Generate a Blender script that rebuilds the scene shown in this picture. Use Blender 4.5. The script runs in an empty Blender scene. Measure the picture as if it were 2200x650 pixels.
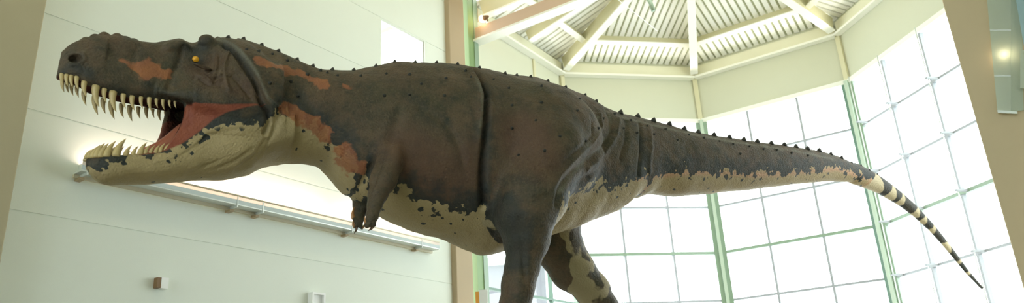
import bpy, bmesh, math, random, time
import numpy as np
from math import sin, cos, tan, radians, degrees, pi, atan2, hypot, sqrt
from mathutils import Vector, Matrix
from mathutils.bvhtree import BVHTree

random.seed(4); RNG = np.random.default_rng(4)
SC = bpy.context.scene
COL = SC.collection

# ------------------------------------------------------------------ camera model
F = 1620.0; PITCH = radians(19.76); ROLL = radians(3.3)
CAM = np.array([0, 0, 1.6])
D_ = np.array([0, cos(PITCH), sin(PITCH)]); R0 = np.array([1., 0, 0]); U0 = np.cross(R0, D_)
R_ = cos(ROLL) * R0 - sin(ROLL) * U0
U_ = cos(ROLL) * U0 + sin(ROLL) * R0
def ray(x, y):
    v = D_ + R_ * ((x - 1100) / F) - U_ * ((y - 325) / F)
    return v / np.linalg.norm(v)
def proj(P):
    P = np.asarray(P, float) - CAM
    d = P @ D_
    return 1100 + F * (P @ R_) / d, 325 - F * (P @ U_) / d
def on_plane(x, y, p0, n):
    r = ray(x, y)
    return CAM + r * (((np.asarray(p0, float) - CAM) @ n) / (r @ n))

cam_data = bpy.data.cameras.new('camera')
cam = bpy.data.objects.new('camera', cam_data); COL.objects.link(cam)
cam_data.sensor_width = 36; cam_data.sensor_fit = 'HORIZONTAL'
cam_data.lens = 36 * F / 2200
cam_data.clip_end = 300
m = Matrix.Identity(4)
for i in range(3):
    m[i][0] = R_[i]; m[i][1] = U_[i]; m[i][2] = -D_[i]; m[i][3] = CAM[i]
cam.matrix_world = m
cam_data.dof.use_dof = True
cam_data.dof.focus_distance = 7.6
cam_data.dof.aperture_fstop = 1.8
SC.camera = cam

# ------------------------------------------------------------------ materials
def new_mat(name):
    mt = bpy.data.materials.new(name); mt.use_nodes = True
    nt = mt.node_tree; nt.nodes.clear()
    out = nt.nodes.new('ShaderNodeOutputMaterial')
    return mt, nt, out
def simple(name, col, rough=0.6, metal=0.0, var=0.04, scale=3.0, bump=0.0, bscale=60, spec=0.5):
    mt, nt, out = new_mat(name)
    b = nt.nodes.new('ShaderNodeBsdfPrincipled')
    tc = nt.nodes.new('ShaderNodeTexCoord')
    n = nt.nodes.new('ShaderNodeTexNoise'); n.inputs['Scale'].default_value = scale; n.inputs['Detail'].default_value = 5
    nt.links.new(tc.outputs['Object'], n.inputs['Vector'])
    mx = nt.nodes.new('ShaderNodeMix'); mx.data_type = 'RGBA'
    mx.inputs[6].default_value = (*[max(0, c * (1 - var)) for c in col], 1)
    mx.inputs[7].default_value = (*[min(1, c * (1 + var)) for c in col], 1)
    nt.links.new(n.outputs['Fac'], mx.inputs[0])
    nt.links.new(mx.outputs[2], b.inputs['Base Color'])
    b.inputs['Roughness'].default_value = rough; b.inputs['Metallic'].default_value = metal
    b.inputs['Specular IOR Level'].default_value = spec
    if bump > 0:
        n2 = nt.nodes.new('ShaderNodeTexNoise'); n2.inputs['Scale'].default_value = bscale
        nt.links.new(tc.outputs['Object'], n2.inputs['Vector'])
        bp = nt.nodes.new('ShaderNodeBump'); bp.inputs['Strength'].default_value = bump; bp.inputs['Distance'].default_value = 0.01
        nt.links.new(n2.outputs['Fac'], bp.inputs['Height']); nt.links.new(bp.outputs['Normal'], b.inputs['Normal'])
    nt.links.new(b.outputs[0], out.inputs[0])
    return mt
def emit(name, col, strength):
    mt, nt, out = new_mat(name)
    e = nt.nodes.new('ShaderNodeEmission'); e.inputs[0].default_value = (*col, 1); e.inputs[1].default_value = strength
    nt.links.new(e.outputs[0], out.inputs[0]); return mt
def glass_mat(name, tint=(0.97, 0.99, 0.98), gloss=0.06):
    mt, nt, out = new_mat(name)
    t = nt.nodes.new('ShaderNodeBsdfTransparent'); t.inputs[0].default_value = (*tint, 1)
    g = nt.nodes.new('ShaderNodeBsdfGlossy'); g.inputs['Roughness'].default_value = 0.02
    mx = nt.nodes.new('ShaderNodeMixShader'); mx.inputs[0].default_value = gloss
    nt.links.new(t.outputs[0], mx.inputs[1]); nt.links.new(g.outputs[0], mx.inputs[2])
    nt.links.new(mx.outputs[0], out.inputs[0]); return mt
def frosted(name, col):
    mt, nt, out = new_mat(name)
    d = nt.nodes.new('ShaderNodeBsdfDiffuse'); d.inputs[0].default_value = (*col, 1)
    t = nt.nodes.new('ShaderNodeBsdfTranslucent'); t.inputs[0].default_value = (*col, 1)
    mx = nt.nodes.new('ShaderNodeMixShader'); mx.inputs[0].default_value = 0.55
    g = nt.nodes.new('ShaderNodeBsdfGlossy'); g.inputs['Roughness'].default_value = 0.25
    m2 = nt.nodes.new('ShaderNodeMixShader'); m2.inputs[0].default_value = 0.06
    nt.links.new(d.outputs[0], mx.inputs[1]); nt.links.new(t.outputs[0], mx.inputs[2])
    nt.links.new(mx.outputs[0], m2.inputs[1]); nt.links.new(g.outputs[0], m2.inputs[2])
    nt.links.new(m2.outputs[0], out.inputs[0]); return mt

M = {}
M['wall'] = simple('wall_paint', (0.75, 0.795, 0.715), 0.85, var=0.015, bump=0.05, bscale=90)
M['groove'] = simple('groove', (0.55, 0.56, 0.45), 0.9)
M['cream'] = simple('cream_plaster', (0.62, 0.63, 0.49), 0.85, var=0.015)
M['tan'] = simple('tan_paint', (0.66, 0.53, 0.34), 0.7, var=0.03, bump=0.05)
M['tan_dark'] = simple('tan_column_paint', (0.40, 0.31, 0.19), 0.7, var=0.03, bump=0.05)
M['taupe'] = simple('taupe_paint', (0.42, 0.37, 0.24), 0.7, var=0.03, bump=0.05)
M['beam_tan'] = simple('beam_tan_paint', (0.62, 0.46, 0.34), 0.6, var=0.03)
M['steel_white'] = simple('white_steel', (0.88, 0.88, 0.80), 0.45, var=0.01)
M['steel_cream'] = simple('cream_steel', (0.66, 0.63, 0.42), 0.5, var=0.02)
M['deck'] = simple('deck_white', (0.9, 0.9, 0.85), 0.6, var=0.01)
M['frost_pink'] = frosted('pinkish_frosted_glass', (.88, .80, .74))
M['alu_blue'] = simple('blue_grey_metal', (.52, .60, .60), .5)
M['trough_beige'] = simple('trough_beige', (.60, .55, .40), .5)
M['cream_lite'] = simple('light_cream_steel', (0.74, 0.73, 0.56), 0.5)
M['green_trim'] = simple('green_trim_paint', (0.21, 0.33, 0.14), 0.5)
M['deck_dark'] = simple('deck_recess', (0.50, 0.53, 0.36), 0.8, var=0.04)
M['green'] = simple('green_mullion', (0.26, 0.36, 0.26), 0.4, var=0.03)
M['green_dark'] = simple('dark_green_mullion', (0.12, 0.22, 0.16), 0.4, var=0.03)
M['green_lite'] = simple('pale_green_mullion', (0.50, 0.60, 0.48), 0.4, var=0.02)
M['mullion'] = simple('pale_grey_mullion', (0.36, 0.38, 0.41), 0.4, var=0.02)
M['alu'] = simple('aluminium', (0.70, 0.74, 0.70), 0.35, 0.3, var=0.02)
M['brown'] = simple('brown_metal', (0.22, 0.13, 0.06), 0.5)
M['orange'] = simple('orange_panel', (0.85, 0.38, 0.06), 0.6)
M['white'] = simple('white_paint', (0.86, 0.87, 0.85), 0.6)
M['lavender'] = simple('lavender_render', (0.135, 0.135, 0.152), 0.8)
M['glass'] = glass_mat('window_glass')
M['frost'] = frosted('frosted_glass', (0.80, 0.86, 0.76))
M['frost_blue'] = frosted('blue_frosted_glass', (0.62, 0.80, 0.86))
M['floor'] = simple('terrazzo_floor', (0.24, 0.21, 0.17), 0.4, var=0.15, scale=30)
M['plinth'] = simple('plinth_stone', (0.30, 0.27, 0.22), 0.85, var=0.2, scale=6, bump=0.4, bscale=20)
M['ceil'] = simple('ceiling_paint', (0.7, 0.68, 0.55), 0.9)
M['tube'] = emit('lamp_tube', (1.0, 0.82, 0.68), 9.0)
M['bulb'] = emit('spot_bulb', (1.0, 0.62, 0.30), 14.0)

# ------------------------------------------------------------------ mesh helper
class MB:
    def __init__(s): s.v = []; s.f = []; s.smooth = False
    def box(s, c, ax, h):
        """c centre, ax three unit axes, h half sizes"""
        c = np.asarray(c, float); b = len(s.v)
        for i in (-1, 1):
            for j in (-1, 1):
                for k in (-1, 1):
                    s.v.append(c + ax[0] * h[0] * i + ax[1] * h[1] * j + ax[2] * h[2] * k)
        for q in ((0, 1, 3, 2), (4, 6, 7, 5), (0, 4, 5, 1), (2, 3, 7, 6), (0, 2, 6, 4), (1, 5, 7, 3)):
            s.f.append([b + i for i in q])
        return s
    def beam(s, p, q, w, h, up=(0, 0, 1), off=0.0):
        """bar from p to q, width w sideways, height h along up; off lifts it"""
        p = np.asarray(p, float); q = np.asarray(q, float); L = np.linalg.norm(q - p); d = (q - p) / L
        sd = np.cross(d, np.asarray(up, float)); sd /= np.linalg.norm(sd); u = np.cross(sd, d)
        return s.box((p + q) / 2 + u * off, (d, sd, u), (L / 2, w / 2, h / 2))
    def prism(s, poly, z0, z1):
        b = len(s.v); n = len(poly)
        for z in (z0, z1):
            for p in poly: s.v.append(np.array([p[0], p[1], z]))
        s.f.append([b + i for i in range(n)][::-1]); s.f.append([b + n + i for i in range(n)])
        for i in range(n):
            j = (i + 1) % n; s.f.append([b + i, b + j, b + n + j, b + n + i])
        return s
    def hull8(s, a, b_):
        """frustum from ring a (list of pts) to ring b"""
        b = len(s.v); n = len(a)
        s.v += [np.asarray(p, float) for p in a] + [np.asarray(p, float) for p in b_]
        s.f.append([b + i for i in range(n)][::-1]); s.f.append([b + n + i for i in range(n)])
        for i in range(n):
            j = (i + 1) % n; s.f.append([b + i, b + j, b + n + j, b + n + i])
        return s
    def tube(s, pts, rad, n=8, cap=True):
        pts = [np.asarray(p, float) for p in pts]
        if not hasattr(rad, '__len__'): rad = [rad] * len(pts)
        b = len(s.v); prev = None
        for i, p in enumerate(pts):
            t = pts[min(i + 1, len(pts) - 1)] - pts[max(i - 1, 0)]; t = t / np.linalg.norm(t)
            if prev is None:
                a = np.cross(t, [0, 0, 1.]);
                if np.linalg.norm(a) < .1: a = np.cross(t, [1., 0, 0])
            else: a = prev - t * (prev @ t)
            a /= np.linalg.norm(a); prev = a; c = np.cross(t, a)
            for k in range(n):
                th = 2 * pi * k / n; s.v.append(p + rad[i] * (a * cos(th) + c * sin(th)))
        for i in range(len(pts) - 1):
            for k in range(n):
                k2 = (k + 1) % n
                s.f.append([b + i * n + k, b + i * n + k2, b + (i + 1) * n + k2, b + (i + 1) * n + k])
        if cap:
            s.f.append([b + k for k in range(n)][::-1]); s.f.append([b + (len(pts) - 1) * n + k for k in range(n)])
        s.smooth = True
        return s
    def build(s, name, mat, parent=None, label=None, cat=None, group=None, kind=None, bevel=0.0, origin=None):
        me = bpy.data.meshes.new(name)
        V = np.array(s.v, float)
        loc = np.zeros(3)
        if origin is not None: loc = np.asarray(origin, float)
        elif parent is None: loc = np.array([V[:, 0].mean(), V[:, 1].mean(), V[:, 2].min()])
        ploc = np.array(parent.location) if parent is not None else np.zeros(3)
        if parent is not None and origin is None: loc = ploc
        me.from_pydata([tuple(v) for v in (V - loc)], [], s.f)
        bm = bmesh.new(); bm.from_mesh(me); bmesh.ops.recalc_face_normals(bm, faces=bm.faces); bm.to_mesh(me); bm.free()
        me.materials.append(mat)
        o = bpy.data.objects.new(name, me); COL.objects.link(o)
        if parent is not None: o.parent = parent; o.location = tuple(loc - ploc)
        else: o.location = tuple(loc)
        if s.smooth:
            for p in me.polygons: p.use_smooth = True
        if bevel > 0:
            md = o.modifiers.new('bevel', 'BEVEL'); md.width = bevel; md.segments = 2; md.limit_method = 'ANGLE'
        tag(o, label, cat, group, kind)
        return o
def tag(o, label=None, cat=None, group=None, kind=None):
    if label: o['label'] = label
    if cat: o['category'] = cat
    if group: o['group'] = group
    if kind: o['kind'] = kind
def empty(name, loc, label=None, cat=None, group=None):
    o = bpy.data.objects.new(name, None); COL.objects.link(o); o.location = tuple(loc); o.empty_display_size = .2
    tag(o, label, cat, group); return o
Z = np.array([0, 0, 1.])
def az(a): return np.array([sin(radians(a)), cos(radians(a)), 0.])

JS = True
# ------------------------------------------------------------------ the hall
WA = 34.6; tw = az(WA); nw = np.array([cos(radians(WA)), -sin(radians(WA)), 0])   # along the wall, towards the hall
P0 = np.array([-.80, 12.5, 0])
def W(s, z, d=0.0): return P0 + tw * s + nw * d + Z * z
ax_w = (tw, nw, Z)
S0, S1 = -21.0, -.30
seams = [0.64, 1.67, 2.71, 3.745, 4.775, 5.85, 6.875, 7.90, 8.93, 9.9]
def slab(mb, s0, s1, z0, z1, d0, d1):
    mb.box(W((s0 + s1) / 2, (z0 + z1) / 2, (d0 + d1) / 2), ax_w, ((s1 - s0) / 2, (d1 - d0) / 2, (z1 - z0) / 2)); return mb
mb = MB(); zz = [0] + seams; g = .007
for i in range(len(zz) - 1):
    z0, z1 = zz[i] + g, zz[i + 1] - g
    if i == 7:
        slab(mb, S0, -2.11, z0, z1, -.04, 0); slab(mb, -1.06, S1, z0, z1, -.04, 0)
    else: slab(mb, S0, S1, z0, z1, -.04, 0)
for a, b_, z0, z1 in ((S0, -2.11, 0, 9.9), (-1.06, S1, 0, 9.9), (-2.11, -1.06, 0, 6.882), (-2.11, -1.06, 7.893, 9.9)):
    slab(mb, a, b_, z0, z1, -.10, -.007)
mb.build('wall_left', M['wall'], kind='structure')
# clerestory window in the left wall
mb = MB()
for a, b_, z0, z1 in ((-2.11, -2.095, 6.882, 7.893), (-1.075, -1.06, 6.882, 7.893), (-2.095, -1.075, 6.882, 6.897), (-2.095, -1.075, 7.878, 7.893)):
    slab(mb, a, b_, z0, z1, -.06, -.03)
wf = mb.build('window_1', M['white'], kind='structure')
slab(MB(), -2.095, -1.075, 6.897, 7.878, -.05, -.044).build('pane', M['glass'], wf)

# octagonal rotunda beyond the portal
L8 = 3.27; a0 = 78.7
VX = {1: np.array([1.21, 15.70, 0])}
for k in range(1, 8): VX[k + 1] = VX[k] + L8 * az(a0 + 45 * (k - 1))
CEN = sum(VX.values()) / 8
APEX = CEN + Z * 10.6
FAC = [(8, 1), (1, 2), (2, 3), (3, 4), (4, 5)]
HEAD = 7.93; EAVE = 9.0
TR = [0.72, 1.75, 2.78, 3.81, 4.84, 5.87, 6.90]
wi = 2
for fi, (a, b_) in enumerate(FAC):
    A, B = VX[a], VX[b_]; t = (B - A) / L8; n = np.cross(t, Z)      # n points into the room
    if n @ (CEN - A) < 0: n = -n
    axf = (t, n, Z)
    def fb(mb, s0, s1, z0, z1, d0, d1):
        mb.box(A + t * (s0 + s1) / 2 + n * (d0 + d1) / 2 + Z * (z0 + z1) / 2, axf, ((s1 - s0) / 2, (d1 - d0) / 2, (z1 - z0) / 2)); return mb
    nm = ['rotunda_left', 'rotunda_back', 'rotunda_middle', 'rotunda_right', 'rotunda_near']
    mb = fb(MB(), 0, L8, HEAD, 9.45, -.16, .0); fb(mb, 0, L8, 0, .70, -.16, 0)
    mb.build('wall_' + nm[fi], M['cream'], kind='structure')
    # window frame with its mullions and transoms
    cols = (M['green_dark'] if fi == 0 else M['mullion'])
    mb = MB()
    fb(mb, 0.04, L8 - .04, HEAD - .05, HEAD + .045, -.02, .07)
    fb(mb, 0.04, L8 - .04, .70, .76, -.05, .05)
    fr = mb.build('window_%d' % wi, M['steel_white'], kind='structure'); wi += 1
    mb = MB()
    for k in (1, 2): fb(mb, L8 * k / 3 - .023, L8 * k / 3 + .023, .76, HEAD - .045, -.05, .03)
    for z in TR:
        if z == 4.84: continue
        fb(mb, 0.06, L8 - .06, z - .021, z + .021, -.049, .029)
    mb.build('mullion', cols, fr)
    fb(MB(), 0.06, L8 - .06, 4.84 - .03, 4.84 + .03, -.052, .04).build('transom', M['green'], fr)
    fb(MB(), 0.05, L8 - .05, .76, HEAD - .045, -.012, -.004).build('pane', M['glass'], fr)
    if fi == 3:                                                     # slim stay rods standing off the right glazing
        for k in (0.14, 1, 2):
            mb = MB(); x = L8 * k / 3 + .16
            p = A + t * x + n * .22
            mb.tube([p + Z * .76, p + Z * (HEAD - .03)], .010, 6)
            mb.build('stay_rod', M['alu'], fr)
            mb = MB()
            for z in TR:
                mb.beam(A + t * x + Z * z + n * .02, A + t * x + Z * z + n * .26, .05, .035)
            mb.build('clamp', M['mullion'], fr)
    # ring beam: web, white bottom flange
    fb(MB(), 0.06, L8 - .06, EAVE - .02, EAVE + .03, .005, .17).build('ring_flange', M['steel_white'], kind='structure')
    fb(MB(), 0.06, L8 - .06, EAVE + .03, EAVE + .30, .005, .07).build('ring_beam', M['cream_lite'], kind='structure')
for k in (1, 2, 3, 4, 5):
    V = VX[k]; d = (CEN - V); d[2] = 0; d /= np.linalg.norm(d); s = np.cross(d, Z)
    if k != 5:
        po = MB().box(V + d * .06 + Z * HEAD / 2, (s, d, Z), (.035, .09, HEAD / 2)).build('corner_post', M['green_lite'], kind='structure')
        for q in (-1, 1):
            MB().box(V + d * .035 + s * q * .082 + Z * HEAD / 2, (s, d, Z), (.045, .06, HEAD / 2)).build('jamb', M['green_dark'] if (q > 0) == JS and k == 3 else M['green'], po)
        MB().box(V + d * .03 + Z * (HEAD + 9.1) / 2, (s, d, Z), (.05, .05, (9.1 - HEAD) / 2)).build('post_cap', M['steel_cream'], kind='structure')

# roof: plane of every bay goes from the eave to the apex
EZ = EAVE + .42
for fi, (a, b_) in enumerate(FAC + [(5, 6), (6, 7), (7, 8)]):
    A, B = VX[a] + Z * EZ, VX[b_] + Z * EZ; mid = (A + B) / 2; t = (B - A) / L8
    s = APEX - mid; H = np.linalg.norm(s); s = s / H; up = np.cross(t, s)
    if up[2] < 0: up = -up
    if fi < 5:
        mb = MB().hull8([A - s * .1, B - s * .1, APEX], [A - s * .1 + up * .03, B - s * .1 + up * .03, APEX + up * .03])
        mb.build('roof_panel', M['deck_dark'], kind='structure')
        mb = MB(); pitch = .150; n = int(L8 / pitch)
        for i in range(n + 1):
            x = (i - n / 2) * pitch
            if abs(x) + .045 >= L8 / 2: continue
            def top(xx): return H * (1 - abs(xx) / (L8 / 2))
            x0, x1 = x - .050, x + .050
            a1 = [mid + t * x0, mid + t * x1, mid + t * x1 + s * top(x1), mid + t * x0 + s * top(x0)]
            b1 = [p - up * .045 for p in a1]
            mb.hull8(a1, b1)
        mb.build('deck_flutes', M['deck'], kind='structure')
        for fr_, hh in ((.205, .17), (.62, .16)):
            c = mid + s * H * fr_; hw = L8 / 2 * (1 - fr_) - .04
            MB().beam(c - t * hw, c + t * hw, .045, hh, up, -.05 - hh / 2).build('purlin', M['steel_cream'], kind='structure')
            MB().beam(c - t * hw, c + t * hw, .13, .025, up, -.05 - hh - .012).build('purlin_flange', M['steel_white'], kind='structure')
for k in (8, 1, 2, 3, 4, 5):
    p = VX[k] + Z * EZ; d = APEX - p; L = np.linalg.norm(d); d /= L
    p0 = p + d * .12; q0 = APEX - d * .1
    MB().beam(p0, q0, .06, .34, (0, 0, 1), -.05 - .17).build('rafter', M['steel_cream'], kind='structure')
    MB().beam(p0, q0, .17, .03, (0, 0, 1), -.05 - .355).build('rafter_flange', M['steel_white'], kind='structure')
MB().prism([CEN[:2] + .22 * az(i * 45 + 11)[:2] for i in range(8)], 10.05, 10.62).build('roof_hub', M['steel_white'], kind='structure')

# short extra rafter and a slim trim in the left bay
A, B = VX[8] + Z * EZ, VX[1] + Z * EZ; t = (B - A) / L8; s = APEX - (A + B) / 2; s /= np.linalg.norm(s); up = np.cross(t, s); up *= np.sign(up[2])
pa = on_plane(1134, 78, (A + B) / 2 - up * .22, up); pb = on_plane(1262, -8, (A + B) / 2 - up * .22, up); pd = (pb - pa) / np.linalg.norm(pb - pa)
MB().beam(pa, pb + pd * 1.2, .05, .26, (0, 0, 1)).build('rafter', M['steel_cream'], kind='structure')
MB().beam(pa, pb + pd * 1.2, .14, .025, (0, 0, 1), -.14).build('rafter_flange', M['steel_white'], kind='structure')
nn_ = np.cross(t, Z); nn_ /= np.linalg.norm(nn_); nn_ *= np.sign(nn_ @ (CEN - VX[8]))
pt = on_plane(1146, 140, VX[8], nn_); sx_ = (pt - VX[8]) @ t
MB().box(VX[8] + t * sx_ + nn_ * .01 + Z * 8.47, (t, nn_, Z), (.035, .02, .53)).build('trim_3', M['steel_cream'], kind='structure')
# portal beam on the chord between the column and the right pillar
CA, CB = VX[8].copy(), VX[5].copy()
tc_ = (CB - CA); LC = np.linalg.norm(tc_); tc_ /= LC; nc = np.cross(tc_, Z)
if nc @ (CEN - CA) > 0: nc = -nc                                    # towards the hall
def CH(s, z, d=0): return CA + tc_ * s + nc * d + Z * z
axc = (tc_, nc, Z)
MB().box(CH(LC / 2 - .05, 8.665), axc, (LC / 2 + .05, .06, .135)).build('portal_beam', M['beam_tan'], kind='structure')
MB().box(CH(LC / 2, 8.515), axc, (LC / 2, .12, .02)).build('portal_beam_flange', M['steel_white'], kind='structure')
MB().box(CH(LC / 2, 9.9), axc, (LC / 2 + 3, .06, .25)).build('upper_portal_beam', M['beam_tan'], kind='structure')
# column where the left wall meets the rotunda
cc = P0 + tw * -.18 + nw * .02
cs0 = (on_plane(964, 350, P0, nw) - P0) @ tw; cs1 = (on_plane(1008, 350, W(0, 0, .10), nw) - P0) @ tw
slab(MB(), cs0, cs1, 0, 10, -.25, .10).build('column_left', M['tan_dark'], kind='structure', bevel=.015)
g0 = on_plane(1011, 350, VX[8], nw); g1 = on_plane(1033, 350, VX[8], nw)
gs0, gs1 = (g0 - P0) @ tw, (g1 - P0) @ tw; gd = (VX[8] - P0) @ nw
gp = slab(MB(), gs0, gs1, 0, 9.8, gd - .12, gd + .06).build('trim_1', M['green_trim'], kind='structure')
slab(MB(), gs0 + (gs1 - gs0) * .55, gs1 - .012, 0, 9.8, gd + .06, gd + .075).build('trim_2', M['green'], kind='structure')
# big pillar on the right
pe = on_plane(2025, 0, CH(LC, 0, 0), nc)
sp = (pe - CA) @ tc_
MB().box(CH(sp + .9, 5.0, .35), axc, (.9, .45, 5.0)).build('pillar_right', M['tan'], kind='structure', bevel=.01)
# pilaster at the near end of the left wall
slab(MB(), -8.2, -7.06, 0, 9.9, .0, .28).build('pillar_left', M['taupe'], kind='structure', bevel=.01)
# floor, hall ceiling
MB().prism([(-20, -14), (14, -14), (14, 20), (-20, 20)], -.2, 0).build('floor', M['floor'], kind='structure')
ce = [CH(-.6, 0, .1), CH(LC + 5, 0, .1), CH(LC + 5, 0, 21), CH(-.6, 0, 21)]
MB().prism([p[:2] for p in ce], 9.9, 10.1).build('ceiling', M['ceil'], kind='structure')

# right and rear walls of the hall, the rear one mostly glass
q0 = CH(LC + 4.9, 0, .1)
def BX(name, p, q, z0, z1, th, mat, **k):
    d = (q - p); L = np.linalg.norm(d); d = d / L; n = np.cross(d, Z)
    return MB().box((p + q) / 2 + Z * (z0 + z1) / 2, (d, n, Z), (L / 2, th / 2, (z1 - z0) / 2)).build(name, mat, **k)
q1 = q0 - tw * 21
BX('wall_right', q0, q1, 0, 9.9, .2, M['wall'], kind='structure')
r0 = W(-21 + .0, 0); r1 = q1
mbk = MB()
d = (r1 - r0); LB = np.linalg.norm(d); d /= LB; nb = np.cross(d, Z)
for a, b_, z0, z1 in ((0, LB, 0, 1.0), (0, LB, 8.6, 9.9), (0, 2, 1, 8.6), (LB - 2, LB, 1, 8.6)):
    mbk.box(r0 + d * (a + b_) / 2 + Z * (z0 + z1) / 2, (d, nb, Z), ((b_ - a) / 2, .1, (z1 - z0) / 2))
mbk.build('wall_back', M['wall'], kind='structure')
mbk = MB()
for k in range(6): mbk.box(r0 + d * (2 + (LB - 4) * k / 5) + Z * 4.8, (d, nb, Z), (.04, .05, 3.8))
fr = mbk.build('window_7', M['steel_white'], kind='structure')
MB().box(r0 + d * LB / 2 + Z * 4.8, (d, nb, Z), (LB / 2 - 2, .005, 3.8)).build('pane', M['glass'], fr)
BX('wall_portal_right', CH(LC + 1.6, 0, -.1), CH(LC + 5, 0, -.1), 0, 9.9, .2, M['wall'], kind='structure')
# ---------------------------------------------------------------- things on the left wall
M['bracket'] = simple('bracket_brown', (.40, .30, .17), .5)
tr = empty('wall_trough_light', W(-3.75, 4.18, .1), 'long pale uplight trough with brackets glowing along the left wall', 'light')
slab(MB(), -6.46, -1.02, 4.20, 4.215, .04, .20).build('tray', M['alu'], tr)
slab(MB(), -6.46, -1.02, 4.165, 4.20, .02, .06).build('rear_rail', M['trough_beige'], tr)
slab(MB(), -6.46, -1.02, 4.215, 4.262, .195, .203).build('front_lip', M['alu_blue'], tr)
slab(MB(), -6.46, -1.02, 4.262, 4.305, .197, .201).build('glass_lip', M['frost_pink'], tr)
MB().tube([W(-6.46, 4.315, .2), W(-1.02, 4.315, .2)], .012, 8).build('top_rail', M['trough_beige'], tr)
MB().tube([W(-6.40, 4.245, .10), W(-1.2, 4.245, .10)], .016, 8).build('lamp_tube', M['tube'], tr)
for s in (-6.40, -4.66, -4.30, -2.84, -1.42):
    slab(MB(), s - .025, s + .025, 4.14, 4.168, 0, .10).build('bracket', M['bracket'], tr)
    slab(MB(), s - .006, s + .006, 4.17, 4.32, .0, .208).build('joint', M['alu'], tr)
mb = MB(); slab(mb, -5.475, -5.375, 3.155, 3.27, 0.0, .07)
sb = empty('wall_sensor_box', W(-5.42, 3.2, .03), 'tiny brown and white sensor box alone low on the left wall', 'sensor')
slab(MB(), -5.475, -5.432, 3.158, 3.268, 0, .07).build('cover', M['brown'], sb)
slab(MB(), -5.432, -5.35, 3.155, 3.272, 0, .075).build('side_plate', M['white'], sb)
wp = empty('wall_light_box', W(-3.29, 3.1, .03), 'white framed square box on the left wall beside the column, cut by the bottom edge', 'wall box')
mb = MB(); slab(mb, -3.395, -3.37, 3.02, 3.32, 0, .09); slab(mb, -3.205, -3.18, 3.02, 3.32, 0, .09); slab(mb, -3.37, -3.205, 3.295, 3.32, 0, .09); slab(mb, -3.37, -3.205, 3.02, 3.045, 0, .09)
mb.build('frame', M['white'], wp)
slab(MB(), -3.37, -3.205, 3.045, 3.295, 0, .05).build('cover', M['white'], wp)

# spotlight on the portal beam, close to the column
sl_p = on_plane(1047, 36, CH(0, 0, .12), nc)
sl = empty('spotlight', sl_p - Z * .2, 'small glowing orange spotlight standing on the tan beam beside the column', 'spotlight')
c = sl_p
MB().tube([c + tc_ * .03, c - tc_ * .02, c - tc_ * .09], [.02, .04, .055], 12).build('lamp_head', M['brown'], sl)
MB().tube([c - tc_ * .085, c - tc_ * .12, c - tc_ * .16, c - tc_ * .18], [.055, .075, .06, .03], 14).build('bulb', M['bulb'], sl)
MB().tube([c, [c[0], c[1], 8.80]], .012, 6).build('stem', M['brown'], sl)
# green rod and thin cable under the roof
p = on_plane(1404, 23, CEN, az(30))
g = MB().tube([p, p + np.array([-.03, 0, .15]), p + np.array([-.12, 0, .42])], [.045, .04, .05], 8)
g.build('hanging_rod', M['green'], label='short dark green rod hanging from the top of the fluted roof', cat='rod')
p1 = on_plane(1335, 5, CEN - Z * 0 , az(30)); p2 = on_plane(1412, 66, CEN + az(30) * 1.6, az(30))
MB().tube([p1 + (p1 - p2) * .6, p2], .008, 6).build('roof_cable', M['white'], label='thin white cable running slantwise under the fluted roof', cat='cable')

# frosted glass sconce on the right pillar
pn = CH(0, 0, .80)
def PS(x, y, d=0.0): return on_plane(x, y, CH(0, 0, .86 + d), nc)
sc_ = empty('glass_sconce', PS(2165, 242, -.03), 'tall tapered frosted glass sconce with thin bands on the right tan pillar', 'sconce')
def quadslab(mb, pts, th=.012):
    a = [np.asarray(p) for p in pts]; mb.hull8(a, [p + nc * th for p in a]); return mb
quadslab(MB(), [PS(2117, -40), PS(2172, -40), PS(2172, 240), PS(2143, 240)]).build('front_panel', M['frost'], sc_)
a, b_ = PS(2172, -40), PS(2172, 240)
mb = MB(); bb = [a, b_, b_ - nc * .0 + tc_ * .12 - nc * .05, a + tc_ * .10 - nc * .05]
mb.hull8(bb, [p + nc * .01 for p in bb]); mb.build('side_panel', M['frost'], sc_)
for y in (65, 163):
    quadslab(MB(), [PS(2120 + y * .1, y - 1.5, .013), PS(2172, y - 1.5, .013), PS(2172, y + 1.5, .013), PS(2120 + y * .1, y + 1.5, .013)], .006).build('band', M['alu'], sc_)
quadslab(MB(), [PS(2143, 237, .0), PS(2186, 240, .0), PS(2186, 245, .0), PS(2144, 243, .0)], .02).build('bottom_rim', M['alu'], sc_)
quadslab(MB(), [PS(2176, -40, .05), PS(2215, -40, .05), PS(2215, 110, .05), PS(2200, 100, .05)]).build('upper_wing', M['frost_blue'], sc_)
quadslab(MB(), [PS(2192, 108, .02), PS(2215, 108, .02), PS(2215, 190, .02), PS(2192, 190, .02)]).build('lower_wing', M['frost'], sc_)

jb = on_plane(2137, 448, CH(0, 0, .0), nc)
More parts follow.
